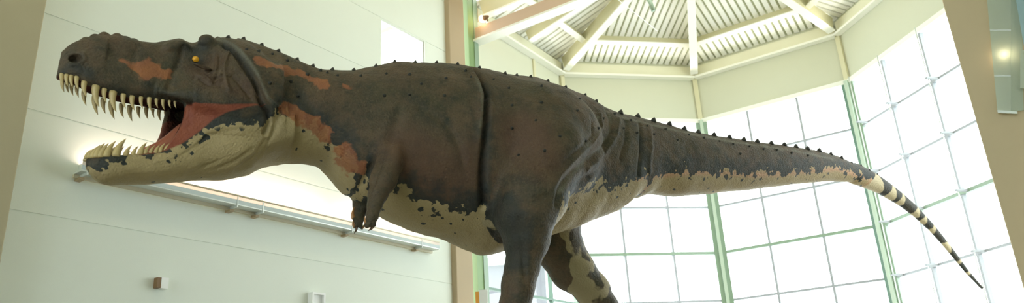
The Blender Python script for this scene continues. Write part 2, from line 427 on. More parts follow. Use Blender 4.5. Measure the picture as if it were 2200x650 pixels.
# exterior block seen through the glazing low in the middle, and the panels beside the column
ex = empty('building', (1.2, 30, 0), 'pale lavender building outside the glass between column and dinosaur leg', 'building')
e0 = on_plane(1020, 572, (0, 30, 0), np.array([0, 1., 0])); e1 = on_plane(1172, 590, (0, 30, 0), np.array([0, 1., 0]))
MB().prism([(e0[0], 30), (e1[0], 30), (e1[0], 36), (e0[0], 36)], 0, e0[2]).build('facade', M['lavender'], ex)
MB().prism([(e0[0] - .3, 29.6), (e1[0] + .1, 29.6), (e1[0] + .1, 36), (e0[0] - .3, 36)], e0[2], e0[2] + .25).build('eave', M['green_lite'], ex)
bp0 = VX[8] + az(123.7) * .12 + az(33.7) * .5
def flat(name, x0, x1, ytop, mat, label, cat, y=12.2):
    a = on_plane(x0, ytop, (0, y, 0), np.array([0, 1., 0])); b = on_plane(x1, ytop, (0, y, 0), np.array([0, 1., 0]))
    MB().prism([(a[0], y), (b[0], y), (b[0], y + .05), (a[0], y + .05)], .0, a[2]).build(name, mat, label=label, cat=cat)
flat('banner', 1021, 1029, 626, M['orange'], 'narrow orange upright banner beside the column base', 'banner', 11.6)
flat('placard', 1029, 1047, 622, M['white'], 'narrow white upright placard right of the orange banner', 'placard', 11.6)

# ------------------------------------------------------------------ the dinosaur
# local frame: u runs from snout to tail, v sideways (positive = the side seen), w up
TD = az(60); MD = np.array([TD[1], -TD[0], 0])
q_ = ray(125, 155); Q_ = CAM + q_ * (5.25 / q_[1]); OD = np.array([Q_[0], Q_[1], 0])
def vc(u):
    u = np.asarray(u, float)
    return .20 * .25 * np.log1p(np.exp((1.62 - u) / .25))
def roll(u):                                                        # the head leans a little away from the viewer's side
    u = np.asarray(u, float); t = np.clip((1.75 - u) / .5, 0, 1); return .15 * t * t * (3 - 2 * t)
def to_world(u, v, w):
    u, v, w = np.broadcast_arrays(u, v, w)
    return OD + u[..., None] * TD + v[..., None] * MD + w[..., None] * Z
def px_uw(x, y, v=0.0):
    p = on_plane(x, y, OD + MD * v, MD) - OD
    return float(p @ TD), float(p[2])
def px_near(x, y, a=0.0):
    """point on the curved sheet v = vc(u) + a (a may be a function of u)"""
    u, w = px_uw(x, y, .2)
    for _ in range(8):
        v = float(vc(u)) + (a(u) if callable(a) else a)
        u, w = px_uw(x, y, v)
    return np.array([u, v, w])
def PJ(P): # vectorised projection of (...,3)
    P = P - CAM; d = P @ D_
    return 1100 + F * (P @ R_) / d, 325 - F * (P @ U_) / d
def smooth1(y, s):
    k = np.exp(-.5 * (np.arange(-3 * s, 3 * s + 1) / s) ** 2); k /= k.sum()
    return np.convolve(np.pad(y, 3 * s, mode='edge'), k, 'valid')

class Loft:
    """sections at constant u; half widths from a table, top and bottom fitted"""
    def __init__(s, u0, u1, n, atab, pt=2.2, pb=2.2, fm=.5):
        s.u = np.linspace(u0, u1, n); s.a = np.interp(s.u, *zip(*atab))
        s.a = smooth1(s.a, max(1, n // 50)); s.pt, s.pb, s.fm = pt, pb, fm
    def ring(s, n=48):
        th = np.linspace(0, 2 * pi, n, endpoint=False)
        c, sn = np.cos(th), np.sin(th)
        zm = s.zb + (s.zt - s.zb) * s.fm
        p = np.where(sn > 0, s.pt, s.pb)
        r = (np.abs(c) ** p + np.abs(sn) ** p) ** (-1 / p)
        v = vc(s.u)[:, None] + s.a[:, None] * (r * c)
        h = np.where(sn[None] > 0, (s.zt - zm)[:, None], (zm - s.zb)[:, None])
        w_ = zm[:, None] + h * (r * sn)[None] - roll(s.u)[:, None] * (v - vc(s.u)[:, None])
        return to_world(s.u[:, None] + 0 * v, v, w_)
    def line(s, pts, a=0.0):
        q = []
        for x, y in pts:
            p = px_near(x, y, a); q.append((p[0], p[1], p[2] + float(roll(p[0])) * (p[1] - float(vc(p[0])))))
        q.sort()
        return np.interp(s.u, [p[0] for p in q], [p[2] for p in q])
    def fit(s, top, bot, ft=True, fb=True, it=30, sm=1):
        """move zt / zb until the outline of the loft follows the given pixel lines"""
        tx, ty = np.array(top, float).T if ft else (None, None)
        bx, by = np.array(bot, float).T if fb else (None, None)
        for k in range(it):
            X, Y = PJ(s.ring()); n = X.shape[0]
            gx = np.arange(80, 2150, 4.0)
            emin = np.full(gx.shape, 1e9); emax = np.full(gx.shape, -1e9)
            for i in range(n - 1):
                for t in (0, .5):
                    x = X[i] * (1 - t) + X[i + 1] * t; y = Y[i] * (1 - t) + Y[i + 1] * t
                    g = np.clip(np.round((x - 80) / 4).astype(int), 0, len(gx) - 1)
                    np.minimum.at(emin, g, y); np.maximum.at(emax, g, y)
            ok = emin < 1e8
            fmin = np.interp(gx, gx[ok], emin[ok]); fmax = np.interp(gx, gx[ok], emax[ok])
            ppm = np.abs(Y[:, 12] - Y[:, 36]) / np.maximum(s.zt - s.zb, 1e-3)
            ppm = np.clip(ppm, 80, 300)
            if ft:
                i = Y.argmin(1); xx = X[np.arange(n), i]
                e = np.interp(xx, gx, fmin) - np.interp(xx, tx, ty)     # negative: too high
                s.zt = s.zt + .7 * e / ppm
                s.zt = smooth1(s.zt, sm) if sm else s.zt
            if fb:
                i = Y.argmax(1); xx = X[np.arange(n), i]
                e = np.interp(xx, gx, fmax) - np.interp(xx, bx, by)     # positive: too low
                s.zb = s.zb + .7 * e / ppm
                s.zb = smooth1(s.zb, sm) if sm else s.zb
            s.zb = np.minimum(s.zb, s.zt - .01)
        return s
    def tab(s, U):
        return [np.interp(U, s.u, q) for q in (s.a, s.zt, s.zb)]
    def field(s, U, V, W_, da=0.0, dz=0.0, p=None):
        a, zt, zb = s.tab(U); a = np.maximum(a + da, .004); zt = zt + dz; zb = zb - dz
        zm = zb + (zt - zb) * s.fm
        sh = (-1, 1, 1)
        dv = V[None, :, None] - vc(U)[:, None, None]; q = np.abs(dv) / a.reshape(sh)
        dw = W_[None, None, :] + roll(U).reshape(sh) * dv - zm.reshape(sh)
        hb = np.where(dw > 0, (zt - zm).reshape(sh), (zm - zb).reshape(sh)); hb = np.maximum(hb, .004)
        h = np.abs(dw) / hb
        if p is None and s.pt == s.pb: r = (q ** s.pt + h ** s.pt) ** (1 / s.pt)
        elif p is None:
            r = np.where(dw > 0, (q ** s.pt + h ** s.pt) ** (1 / s.pt), (q ** s.pb + h ** s.pb) ** (1 / s.pb))
        else: r = (q ** p + h ** p) ** (1 / p)
        f = (r - 1) * np.minimum(a.reshape(sh), hb)
        out = (U < s.u[0]) | (U > s.u[-1])
        if out.any():
            dd = np.maximum(s.u[0] - U, U - s.u[-1]); f = np.where(out.reshape(sh), np.maximum(f, dd.reshape(sh)), f)
        return f.astype(np.float32)

# ---- outlines read off the animal
TOP = [(440, 88), (470, 78), (500, 80), (520, 83), (550, 92), (580, 103), (620, 121), (650, 135), (680, 147), (700, 150), (730, 151),
       (760, 149), (800, 141), (860, 134), (940, 134), (1000, 141), (1060, 153), (1130, 163), (1200, 180), (1260, 206), (1300, 230),
       (1340, 243), (1400, 260), (1450, 272), (1500, 284), (1600, 300), (1700, 314), (1760, 323), (1800, 334), (1850, 357), (1900, 385),
       (1950, 423), (2000, 474), (2050, 538), (2080, 578), (2110, 614), (2150, 670)]
BOT = [(440, 290), (500, 318), (560, 340), (600, 353), (650, 352), (690, 358), (705, 383), (725, 408), (750, 427), (775, 436), (800, 458), (820, 470), (860, 488),
       (900, 500), (950, 514), (980, 527), (1005, 540), (1030, 549), (1060, 546), (1080, 540), (1190, 505), (1200, 500), (1240, 488),
       (1280, 468), (1310, 456), (1330, 453), (1345, 440), (1385, 416), (1400, 418), (1450, 422), (1520, 416), (1600, 408), (1700, 396),
       (1780, 389), (1830, 391), (1870, 404), (1920, 433), (1960, 460), (2000, 497), (2050, 553), (2080, 588), (2110, 617), (2150, 672)]
UT = px_uw(2110, 615)[0]; print('UT', UT)
body = Loft(1.28, UT, 240, [(1.2, .22), (1.45, .27), (1.7, .33), (2.0, .36), (2.3, .44), (2.7, .56), (3.2, .67), (3.7, .71), (4.2, .62), (4.7, .50),
            (5.3, .42), (6.0, .34), (7.0, .27), (8.0, .215), (9.0, .155), (10, .10), (UT - 1.0, .055), (UT - .4, .034), (UT, .018)], fm=.5)
body.zt = body.line(TOP); body.zb = body.line(BOT); body.fit(TOP, BOT, it=40, sm=1)
zm_ = (body.zt + body.zb) / 2; sl_ = np.gradient(smooth1(zm_, 3), body.u)
th_ = np.where(body.u > 9.4, np.maximum(body.zt - body.zb, 2.25 * body.a * np.sqrt(1 + sl_ ** 2)), body.zt - body.zb)
body.zt, body.zb = zm_ + th_ / 2, zm_ - th_ / 2

SKT = [(122, 172), (123, 155), (125, 140), (129, 116), (140, 103), (155, 93), (170, 86), (200, 79), (225, 76), (251, 78), (275, 84), (305, 90), (338, 90),
       (365, 82), (389, 79), (400, 84), (409, 91), (422, 92), (430, 86), (437, 79), (446, 79), (460, 82), (480, 80), (500, 82), (530, 92), (560, 112), (585, 140)]
LIPU = [(122, 166), (129, 162), (150, 165), (168, 169), (185, 182), (212, 190), (252, 203), (286, 210), (320, 213), (357, 218), (388, 221),
        (420, 229), (452, 236), (508, 239), (567, 236), (590, 236)]
US0 = px_near(123, 160, 0)[0]
ska = [(US0, .05), (US0 + .03, .12), (US0 + .10, .165), (US0 + .25, .195), (US0 + .5, .205), (US0 + .8, .235), (US0 + 1.05, .31), (US0 + 1.25, .39),
       (US0 + 1.5, .42), (US0 + 1.75, .38)]
skull = Loft(US0, px_near(585, 180)[0], 110, ska, pt=2.5, pb=3.4, fm=.42)
ha = lambda k: (lambda u: k * float(np.interp(u, [q[0] for q in ska], [q[1] for q in ska])))
skull.zb = skull.line(LIPU, ha(.9)); skull.zt = skull.line(SKT); skull.fit(SKT, None, fb=False, it=40)
skull.zt = np.maximum(skull.zt, skull.zb + .05)

GUM = [(180, 336), (185, 332), (200, 331), (250, 328), (300, 324), (340, 320), (358, 316), (386, 305), (422, 283), (450, 260), (478, 251), (514, 244),
       (560, 240), (620, 236)]
JAWB = [(176, 350), (180, 358), (188, 372), (200, 383), (214, 391), (228, 395), (300, 393), (400, 389), (480, 386), (530, 376), (560, 363), (600, 354), (625, 350)]
UJ0 = px_near(184, 345, .1)[0]
jaa = [(UJ0, .06), (UJ0 + .05, .125), (UJ0 + .15, .165), (UJ0 + .5, .20), (UJ0 + .8, .25), (UJ0 + 1.05, .34), (UJ0 + 1.35, .37), (UJ0 + 1.6, .36)]
jaw = Loft(UJ0, px_near(612, 300)[0], 90, jaa, pt=3.2, pb=2.3, fm=.62)
hj = lambda k: (lambda u: k * float(np.interp(u, [q[0] for q in jaa], [q[1] for q in jaa])))
jaw.zt = jaw.line(GUM, hj(.9)); jaw.zb = jaw.line(JAWB); jaw.fit(None, JAWB, ft=False, it=40)

# ---- voxel grid (finer at the head), field, surface nets
UG = np.concatenate([np.arange(US0 - .08, 1.75, .0072), np.arange(1.75, 5.4, .0145), np.arange(5.4, UT + .04, .019)])
VG = np.arange(-1.05, 1.06, .0115)
GZ = 1.72
WG = np.concatenate([np.arange(GZ - .06, 2.9, .022), np.arange(2.9, 5.30, .0088)])
FIELD = np.full((len(UG), len(VG), len(WG)), .5, np.float32)
def rng(g, a, b_): return slice(max(0, np.searchsorted(g, a) - 1), min(len(g), np.searchsorted(g, b_) + 1))
def smin(a, b_, k):
    h = np.clip(.5 + .5 * (b_ - a) / k, 0, 1); return b_ * (1 - h) + a * h - k * h * (1 - h)
def region(u0, u1, v0, v1, w0, w1):
    return rng(UG, u0, u1), rng(VG, v0, v1), rng(WG, w0, w1)
def apply(reg, fn, mode='min', k=.03):
    su, sv, sw = reg
    for i in range(su.start, su.stop, 64):
        s2 = slice(i, min(i + 64, su.stop)); g = fn(UG[s2], VG[sv], WG[sw]).astype(np.float32); f = FIELD[s2, sv, sw]
        if mode == 'min': FIELD[s2, sv, sw] = smin(f, g, k) if k else np.minimum(f, g)
        else: FIELD[s2, sv, sw] = -smin(-f, g, k) if k else np.maximum(f, -g)
def ell(c, r, rot=0.0):
    def fn(U, V, W_):
        du = (U - c[0])[:, None, None]; dw = (W_ - c[2])[None, None, :]; dv = (V - c[1])[None, :, None]
        a = du * cos(rot) + dw * sin(rot); b_ = -du * sin(rot) + dw * cos(rot)
        return (np.sqrt((a / r[0]) ** 2 + (dv / r[1]) ** 2 + (b_ / r[2]) ** 2) - 1) * min(r)
    return fn
def add_ell(c, r, rot=0.0, mode='min', k=.03):
    R = max(r) * 1.05 + .08
    apply(region(c[0] - R, c[0] + R, c[1] - r[1] - .1, c[1] + r[1] + .1, c[2] - R, c[2] + R), ell(c, r, rot), mode, k)
def add_cone(a, b_, ra, rb, fv=1.0, k=.03):
    a = np.asarray(a, float); b_ = np.asarray(b_, float); r = max(ra, rb) + .1
    lo = np.minimum(a, b_) - r; hi = np.maximum(a, b_) + r
    def fn(U, V, W_):
        pu = (U - a[0])[:, None, None]; pv = (V - a[1])[None, :, None]; pw = (W_ - a[2])[None, None, :]
        d = b_ - a; L2 = d @ d
        t = np.clip((pu * d[0] + pv * d[1] + pw * d[2]) / L2, 0, 1)
        dist = np.sqrt((pu - t * d[0]) ** 2 + ((pv - t * d[1]) / fv) ** 2 + (pw - t * d[2]) ** 2)
        tt = t * t * (3 - 2 * t)
        return dist - (ra + (rb - ra) * (.5 * t + .5 * tt))
    apply(region(lo[0], hi[0], lo[1], hi[1], lo[2], hi[2]), fn, 'min', k)
def chain(pts, fv=1.0, k=.04):
    for p, q in zip(pts[:-1], pts[1:]): add_cone(p[0], q[0], p[1], q[1], fv, k)

ALLV = (VG[0], VG[-1])
apply(region(body.u[0] - .1, UT + .05, *ALLV, 2.9, 5.3), body.field, 'min', 0)
apply(region(US0 - .1, skull.u[-1] + .1, *ALLV, 3.0, 5.3), skull.field, 'min', .05)
apply(region(UJ0 - .1, jaw.u[-1] + .1, *ALLV, 3.0, 5.3), jaw.field, 'min', .04)
UC0 = px_near(400, 255, .22)[0]; UC1 = px_near(345, 262, -.22)[0]; UCB = px_near(476, 252, 0)[0]
def trench(loft, frac, depth, upper, u1):
    def fn(U, V, W_):
        a, zt, zb = loft.tab(U); sh = (-1, 1, 1); z = zb if upper else zt
        dv = V[None, :, None] - vc(U).reshape(sh); q = np.abs(dv) / (a * frac + .001).reshape(sh)
        prof = depth * (1 - q ** 2.5)
        dw = W_[None, None, :] + roll(U).reshape(sh) * dv - z.reshape(sh)
        f = (dw - prof) if upper else (-dw - prof)
        ends = np.maximum(loft.u[0] + .07 - U, U - u1).reshape(sh)
        return np.maximum(np.maximum(f, ends), (-dw - .12) if upper else (dw - .12))
    return fn
apply(region(US0, UCB, *ALLV, 3.9, 4.9), trench(skull, .66, .09, True, UCB), 'max', .012)
apply(region(UJ0, UCB, *ALLV, 3.3, 4.5), trench(jaw, .66, .09, False, UCB - .1), 'max', .012)
# cheeks: flesh sheets that join the two jaws, hollow between them
def cheek(U, V, W_, inner=False):
    a = np.minimum(np.interp(U, skull.u, skull.a), .40) * (.56 if inner else .86)
    zt = np.interp(U, skull.u, skull.zb) + (.10 if not inner else .06); zb = np.interp(U, jaw.u, jaw.zt) - (.10 if not inner else .06)
    zm = (zt + zb) / 2; h = np.maximum((zt - zb) / 2, .01); sh = (-1, 1, 1)
    dv = (V[None, :, None] - vc(U).reshape(sh))
    WW = W_[None, None, :] + roll(U).reshape(sh) * dv
    fr = np.clip((WW - zb.reshape(sh)) / (2 * h).reshape(sh), 0, 1)
    # front edge of the sheets: hollow curve, the far one reaches further forward
    side = np.clip(dv / .5 + .5, 0, 1)
    if inner:
        uf = U * 0 + 9; back = (UCB + .0 * fr)
        lim = (U.reshape(sh) - back)
    else:
        edge = (UC0 * side + UC1 * (1 - side)) + .02 * (1 - (2 * fr - 1) ** 2) - .16 * (1 - fr) ** 2
        lim = edge - U.reshape(sh)
    q = np.maximum(np.abs(dv) - a.reshape(sh), np.abs(WW - zm.reshape(sh)) - h.reshape(sh))
    return np.maximum(q, lim)
apply(region(UC1 - .25, px_near(600, 250)[0], *ALLV, 3.4, 4.8), lambda U, V, W_: cheek(U, V, W_), 'min', .03)
# hollow of the mouth between the cheeks, hollow palate and jaw floor
apply(region(UC1 - .3, UCB + .1, *ALLV, 3.4, 4.9), lambda U, V, W_: cheek(U, V, W_, True), 'max', .02)
# head details: nostrils, brow horns, bumps on the nose, eye sockets, jaw muscle
def mirror(fn, p, *a, **k):
    fn(p, *a, **k); u, v, w_ = p; dv = v - float(vc(u)); fn((u, v - 2 * dv, w_ + 2 * float(roll(u)) * dv), *a, **k)
nos = px_near(161, 122, .17); mirror(add_ell, tuple(nos), (.040, .09, .030), mode='max', k=.02)
for x, y, r in ((392, 96, .055), (380, 99, .055), (366, 104, .05)):
    mirror(add_ell, tuple(px_near(x, y, .21)), (r, r * .8, r * .8), k=.05)
for x, y, r in ((438, 86, .034), (447, 88, .038)):
    mirror(add_ell, tuple(px_near(x, y, .24)), (r, r * .9, r), k=.06)
for x, y, r in ((184, 87, .026), (204, 81, .03), (224, 78, .036), (252, 80, .032), (270, 85, .026), (288, 90, .022)):
    mirror(add_ell, tuple(px_near(x, y, .05)), (r, r, r * .9), k=.018)
eye_p = px_near(421, 125, .31)
mirror(add_ell, (eye_p[0], eye_p[1] + .03, eye_p[2] - .005), (.085, .085, .058), mode='max', k=.04)
mirror(add_ell, tuple(px_near(416, 113, .33)), (.11, .05, .024), .15, k=.03)
mirror(add_ell, tuple(px_near(425, 142, .32)), (.09, .045, .022), -.1, k=.04)
mirror(add_ell, tuple(px_near(520, 200, .33)), (.26, .07, .20), .5, k=.10)
mirror(add_ell, tuple(px_near(470, 215, .33)), (.35, .05, .06), .0, k=.08)
mirror(add_ell, tuple(px_near(350, 118, .24)), (.28, .02, .05), .1, mode='max', k=.08)

# hips, legs and feet
def P3(x, y, v): u, w_ = px_uw(x, y, v); return np.array([u, v, w_])
hipN = P3(1172, 305, .42)
add_ell(hipN, (.64, .42, .62), .12, k=.07)
hipF = hipN * np.array([1, -1, 1]); add_ell(hipF - np.array([0, -.05, .08]), (.62, .40, .56), .12, k=.07)
kneeN = P3(1128, 470, .60)
chain([(P3(1165, 330, .50), .44), (P3(1140, 425, .58), .335), (kneeN, .265), (P3(1130, 515, .60), .20), (P3(1124, 570, .58), .145),
       (P3(1114, 610, .57), .132), (P3(1103, 665, .56), .13)], k=.06)
ankN = P3(1098, 720, .56)
footN = np.array([ankN[0] - .12, .56, GZ + .17])
chain([(P3(1103, 665, .56), .13), (ankN, .125), (footN, .12)], k=.05)
# far leg strides back
kneeF = P3(1178, 500, -.50)
chain([(hipF - [0, 0, .15], .42), (P3(1184, 480, -.50), .31), (P3(1200, 530, -.5), .265), (P3(1230, 578, -.5), .235), (P3(1270, 620, -.5), .185), (P3(1300, 660, -.5), .145)], k=.05)
ankF = P3(1345, 712, -.5); footF = np.array([ankF[0] - .05, -.5, GZ + .17])
chain([(P3(1300, 660, -.5), .145), (ankF, .125), (footF, .12)], k=.05)
CLAWS = []
for ft in (footN, footF):
    for da in (-.55, 0, .5):
        d = np.array([-cos(da), sin(da), 0]); L = .52 if da == 0 else .44
        m1 = ft + d * L * .5 + [0, 0, -.03]; e = ft + d * L + [0, 0, -.075]
        chain([(ft, .12), (m1, .085), (e, .072)], k=.03)
        CLAWS.append((e + d * .03 + [0, 0, .01], None, e + d * .25 + [0, 0, .045], .05))
    chain([(ft + [.05, 0, .05], .09), (ft + [.24, 0, -.06], .06)], k=.03)
# arms
def A3(x, y, v): return P3(x, y, v)
chain([(A3(838, 335, .44), .12), (A3(823, 385, .53), .10), (A3(814, 415, .57), .078)], k=.07)
chain([(A3(814, 415, .57), .078), (A3(806, 440, .57), .058), (A3(799, 464, .56), .043)], k=.03)
handN = A3(796, 474, .57)
chain([(A3(800, 464, .58), .05), (handN, .042)], k=.02)
handF = A3(771, 474, -.14)
chain([(A3(800, 400, -.34), .11), (A3(778, 440, -.20), .08), (handF, .055)], k=.03)
for h, pts in ((handN, ((788, 484), (803, 482))), (handF, ((760, 470), (763, 488), (777, 490)))):
    for x, y in pts:
        e = A3(x, y, h[1] + .02); chain([(h, .034), (e, .022)], k=.015)

# ---- surface nets
def surface_nets(Fd):
    s = Fd < 0
    nu, nv, nw_ = Fd.shape
    cnt = np.zeros((nu - 1, nv - 1, nw_ - 1), np.uint8)
    for i in (0, 1):
        for j in (0, 1):
            for k in (0, 1): cnt += s[i:nu - 1 + i, j:nv - 1 + j, k:nw_ - 1 + k]
    act = (cnt > 0) & (cnt < 8); I, J, K = np.nonzero(act); del cnt
    idx = np.full(act.shape, -1, np.int32); idx[I, J, K] = np.arange(len(I))
    acc = np.zeros((len(I), 3)); num = np.zeros(len(I))
    G = [UG, VG, WG]
    corner = {}
    for i in (0, 1):
        for j in (0, 1):
            for k in (0, 1): corner[i, j, k] = Fd[I + i, J + j, K + k].astype(float)
    pos = lambda c: np.stack([G[0][I + c[0]], G[1][J + c[1]], G[2][K + c[2]]], 1)
    for c in corner:
        for ax in range(3):
            if c[ax]: continue
            d = list(c); d[ax] = 1; d = tuple(d)
            fa, fb_ = corner[c], corner[d]; m_ = (fa < 0) != (fb_ < 0)
            t = np.where(m_, fa / np.where(m_, fa - fb_, 1), 0)
            P = pos(c) + (pos(d) - pos(c)) * t[:, None]
            acc[m_] += P[m_]; num[m_] += 1
    Vv = acc / num[:, None]
    quads = []
    for ax in range(3):
        a = [slice(None)] * 3; b_ = [slice(None)] * 3; a[ax] = slice(0, -1); b_[ax] = slice(1, None)
        ch = s[tuple(a)] != s[tuple(b_)]; i, j, k = np.nonzero(ch); c3 = [i, j, k]
        o = [x for x in range(3) if x != ax]
        ok = (c3[o[0]] > 0) & (c3[o[1]] > 0) & (c3[o[0]] < s.shape[o[0]] - 1) & (c3[o[1]] < s.shape[o[1]] - 1)
        c3 = [x[ok] for x in c3]; sa = s[c3[0], c3[1], c3[2]]
        def cell(da, db):
            q = [x.copy() for x in c3]; q[o[0]] -= da; q[o[1]] -= db; return idx[q[0], q[1], q[2]]
        Q = np.stack([cell(0, 0), cell(1, 0), cell(1, 1), cell(0, 1)], 1)
        flip = sa if ax != 1 else ~sa
        Q[flip] = Q[flip][:, ::-1]
        Q = Q[(Q >= 0).all(1)]; quads.append(Q[:, ::-1])
    return Vv, np.concatenate(quads)
t0 = time.time()
BV, BQ = surface_nets(FIELD)
print('nets', len(BV), len(BQ), round(time.time() - t0, 1))
# keep the largest connected piece
def comps(nv, Q):
    lab = np.arange(nv)
    for _ in range(200):
        mn = lab[Q].min(1); new = lab.copy()
        for c in range(4): np.minimum.at(new, Q[:, c], mn)
        new = new[new]
        if (new == lab).all(): break
        lab = new
    return lab
lab = comps(len(BV), BQ); big = np.bincount(lab).argmax(); keep = lab == big
print('dropped', (~keep).sum())
remap = np.cumsum(keep) - 1; BQ = remap[BQ[keep[BQ].all(1)]]; BV = BV[keep]
def normals(Vv, Q):
    n = np.cross(Vv[Q[:, 2]] - Vv[Q[:, 0]], Vv[Q[:, 3]] - Vv[Q[:, 1]]); N = np.zeros_like(Vv)
    for c in range(4): np.add.at(N, Q[:, c], n)
    return N / (np.linalg.norm(N, axis=1, keepdims=True) + 1e-12)
def relax(Vv, Q, it, f=.5):
    for _ in range(it):
        A = np.zeros_like(Vv); c = np.zeros(len(Vv))
        for a in range(4):
            b_ = (a + 1) % 4
            np.add.at(A, Q[:, a], Vv[Q[:, b_]]); np.add.at(c, Q[:, a], 1)
        Vv = Vv * (1 - f) + f * A / c[:, None]
    return Vv
BV = relax(BV, BQ, 3)
W2 = to_world(BV[:, 0], BV[:, 1], BV[:, 2])
bvh = BVHTree.FromPolygons([tuple(p) for p in W2], [tuple(int(i) for i in q) for q in BQ])
def hit(x, y):
    r = ray(x, y); h = bvh.ray_cast(Vector(CAM), Vector(r), 40)
    if h[0] is None: return None
    p = np.array(h[0]) - OD; n = np.array(h[1])
    if n @ r > 0: n = -n
    return np.array([p @ TD, p @ MD, p[2]]), np.array([n @ TD, n @ MD, n[2]])
def trace(pts, step=6):
    out = []
    for (x0, y0), (x1, y1) in zip(pts[:-1], pts[1:]):
        n = max(1, int(hypot(x1 - x0, y1 - y0) / step))
        for i in range(n):
            h = hit(x0 + (x1 - x0) * i / n, y0 + (y1 - y0) * i / n)
            if h: out.append(h[0])
    h = hit(*pts[-1])
    if h: out.append(h[0])
    return np.array(out)
def seg_dist(P, L):
    """distance of points P (n,2) to polyline L (m,2)"""
    best = np.full(len(P), 9.0)
    for a, b_ in zip(L[:-1], L[1:]):
        d = b_ - a; l2 = d @ d + 1e-9
        t = np.clip(((P - a) @ d) / l2, 0, 1); best = np.minimum(best, np.linalg.norm(P - a - t[:, None] * d, axis=1))
    return best
def mirror_v(Vv): # lateral distance from the middle, either side
    return np.abs(Vv[:, 1] - vc(Vv[:, 0]))
NRM = normals(BV, BQ); lat = mirror_v(BV)
disp = np.zeros(len(BV))
# folds in the skin: (pixel line, height, width)
FOLDS = [
    ([(467, 83), (500, 95), (516, 108), (530, 125), (545, 144), (557, 163), (567, 188), (577, 208), (590, 220), (604, 229)], .018, .010),
    ([(482, 98), (505, 112), (525, 142), (543, 172), (554, 200), (562, 222), (575, 242), (578, 262), (568, 285)], -.05, .018),
    ([(508, 149), (525, 165), (540, 185), (556, 206)], .03, .012), ([(500, 165), (520, 185), (540, 212)], -.02, .016),
    ([(492, 112), (484, 135), (482, 152), (487, 180), (492, 196)], .022, .013), ([(472, 118), (470, 150), (462, 178)], -.02, .014), ([(440, 165), (455, 178), (478, 172)], .02, .010), ([(430, 172), (450, 186), (474, 184)], -.016, .010),
    ([(395, 100), (385, 130), (372, 160), (362, 190)], -.016, .022), ([(430, 150), (445, 158), (465, 150)], -.018, .012),
    ([(425, 162), (448, 170), (475, 160)], .014, .012), ([(300, 100), (285, 125), (290, 155)], -.012, .03),
    ([(150, 140), (170, 138), (182, 128), (180, 112)], .012, .012),
    ([(1018, 148), (1035, 170), (1047, 200), (1045, 250), (1041, 300), (1038, 350), (1036, 400), (1040, 440)], -.095, .026),
    ([(1010, 152), (1026, 175), (1036, 205), (1034, 250), (1030, 300)], .03, .04),
    ([(1047, 195), (1062, 205), (1070, 222)], -.03, .03),
    ([(905, 232), (940, 250), (970, 280), (990, 320), (1000, 370)], -.016, .035),
    ([(860, 240), (842, 290), (830, 340)], -.015, .05), ([(815, 330), (810, 365), (797, 400)], -.03, .03),
    ([(1302, 232), (1312, 255), (1312, 285), (1296, 315), (1262, 345), (1225, 375), (1203, 405), (1196, 440)], -.028, .03),
    ([(1290, 245), (1294, 275), (1275, 305), (1240, 338), (1208, 372), (1190, 405)], .014, .02),
    ([(1272, 262), (1272, 290), (1245, 318), (1210, 350)], -.014, .018), ([(1330, 255), (1325, 290), (1300, 330), (1262, 362)], .018, .025),
    ([(1345, 260), (1345, 300), (1335, 340)], -.02, .025), ([(1375, 265), (1378, 320), (1372, 375)], -.025, .02), ([(1396, 270), (1400, 320), (1395, 370)], .015, .025),
    ([(1300, 320), (1290, 360), (1240, 395)], -.015, .02), ([(600, 240), (590, 280), (572, 320), (550, 350)], -.022, .025),
    ([(570, 300), (545, 335), (505, 368)], -.015, .014), ([(585, 300), (560, 340), (525, 372)], .012, .012),
    ([(650, 130), (665, 160), (680, 190)], -.012, .03), ([(640, 200), (668, 235), (700, 280)], -.015, .04),
    ([(1100, 430), (1120, 440), (1150, 432), (1175, 420)], -.012, .03), ([(1115, 470), (1122, 530), (1128, 600)], -.018, .025),
    ([(470, 345), (430, 362), (400, 375)], -.01, .014), ([(540, 320), (500, 350), (450, 372)], -.012, .014),
]
UW = BV[:, [0, 2]]
for pts, amp, wd in FOLDS:
    L = trace(pts)
    if len(L) < 2: continue
    L2 = L[:, [0, 2]]; lo = L2.min(0) - wd * 3.2; hi = L2.max(0) + wd * 3.2
    m_ = ((UW > lo) & (UW < hi)).all(1) & (np.abs(BV[:, 1]) > .10)
    sel = np.nonzero(m_)[0]
    d = seg_dist(UW[sel], L2)
    disp[sel] += amp * np.exp(-(d / wd) ** 2) * np.clip(np.abs(NRM[sel, 1]) * 1.6, 0, 1)
# broad muscle relief and coarse hide
from mathutils import noise as mn
near_ids = np.arange(len(BV))
nz = np.array([mn.noise((p[0] * 3.2, p[1] * 3.2, p[2] * 3.2)) for p in BV])
nz2 = np.array([mn.noise((p[0] * 11, p[1] * 11, p[2] * 11)) for p in BV])
thin = np.clip((9.5 - BV[:, 0]) / 4, .12, 1)
disp += (nz * .018 + nz2 * .006) * thin
BV = BV + NRM * disp[:, None]
BV = relax(BV, BQ, 1, .4)
BW = None
W2 = to_world(BV[:, 0], BV[:, 1], BV[:, 2])
bvh = BVHTree.FromPolygons([tuple(p) for p in W2], [tuple(int(i) for i in q) for q in BQ])
NRM = normals(BV, BQ); UW = BV[:, [0, 2]]; lat = mirror_v(BV)

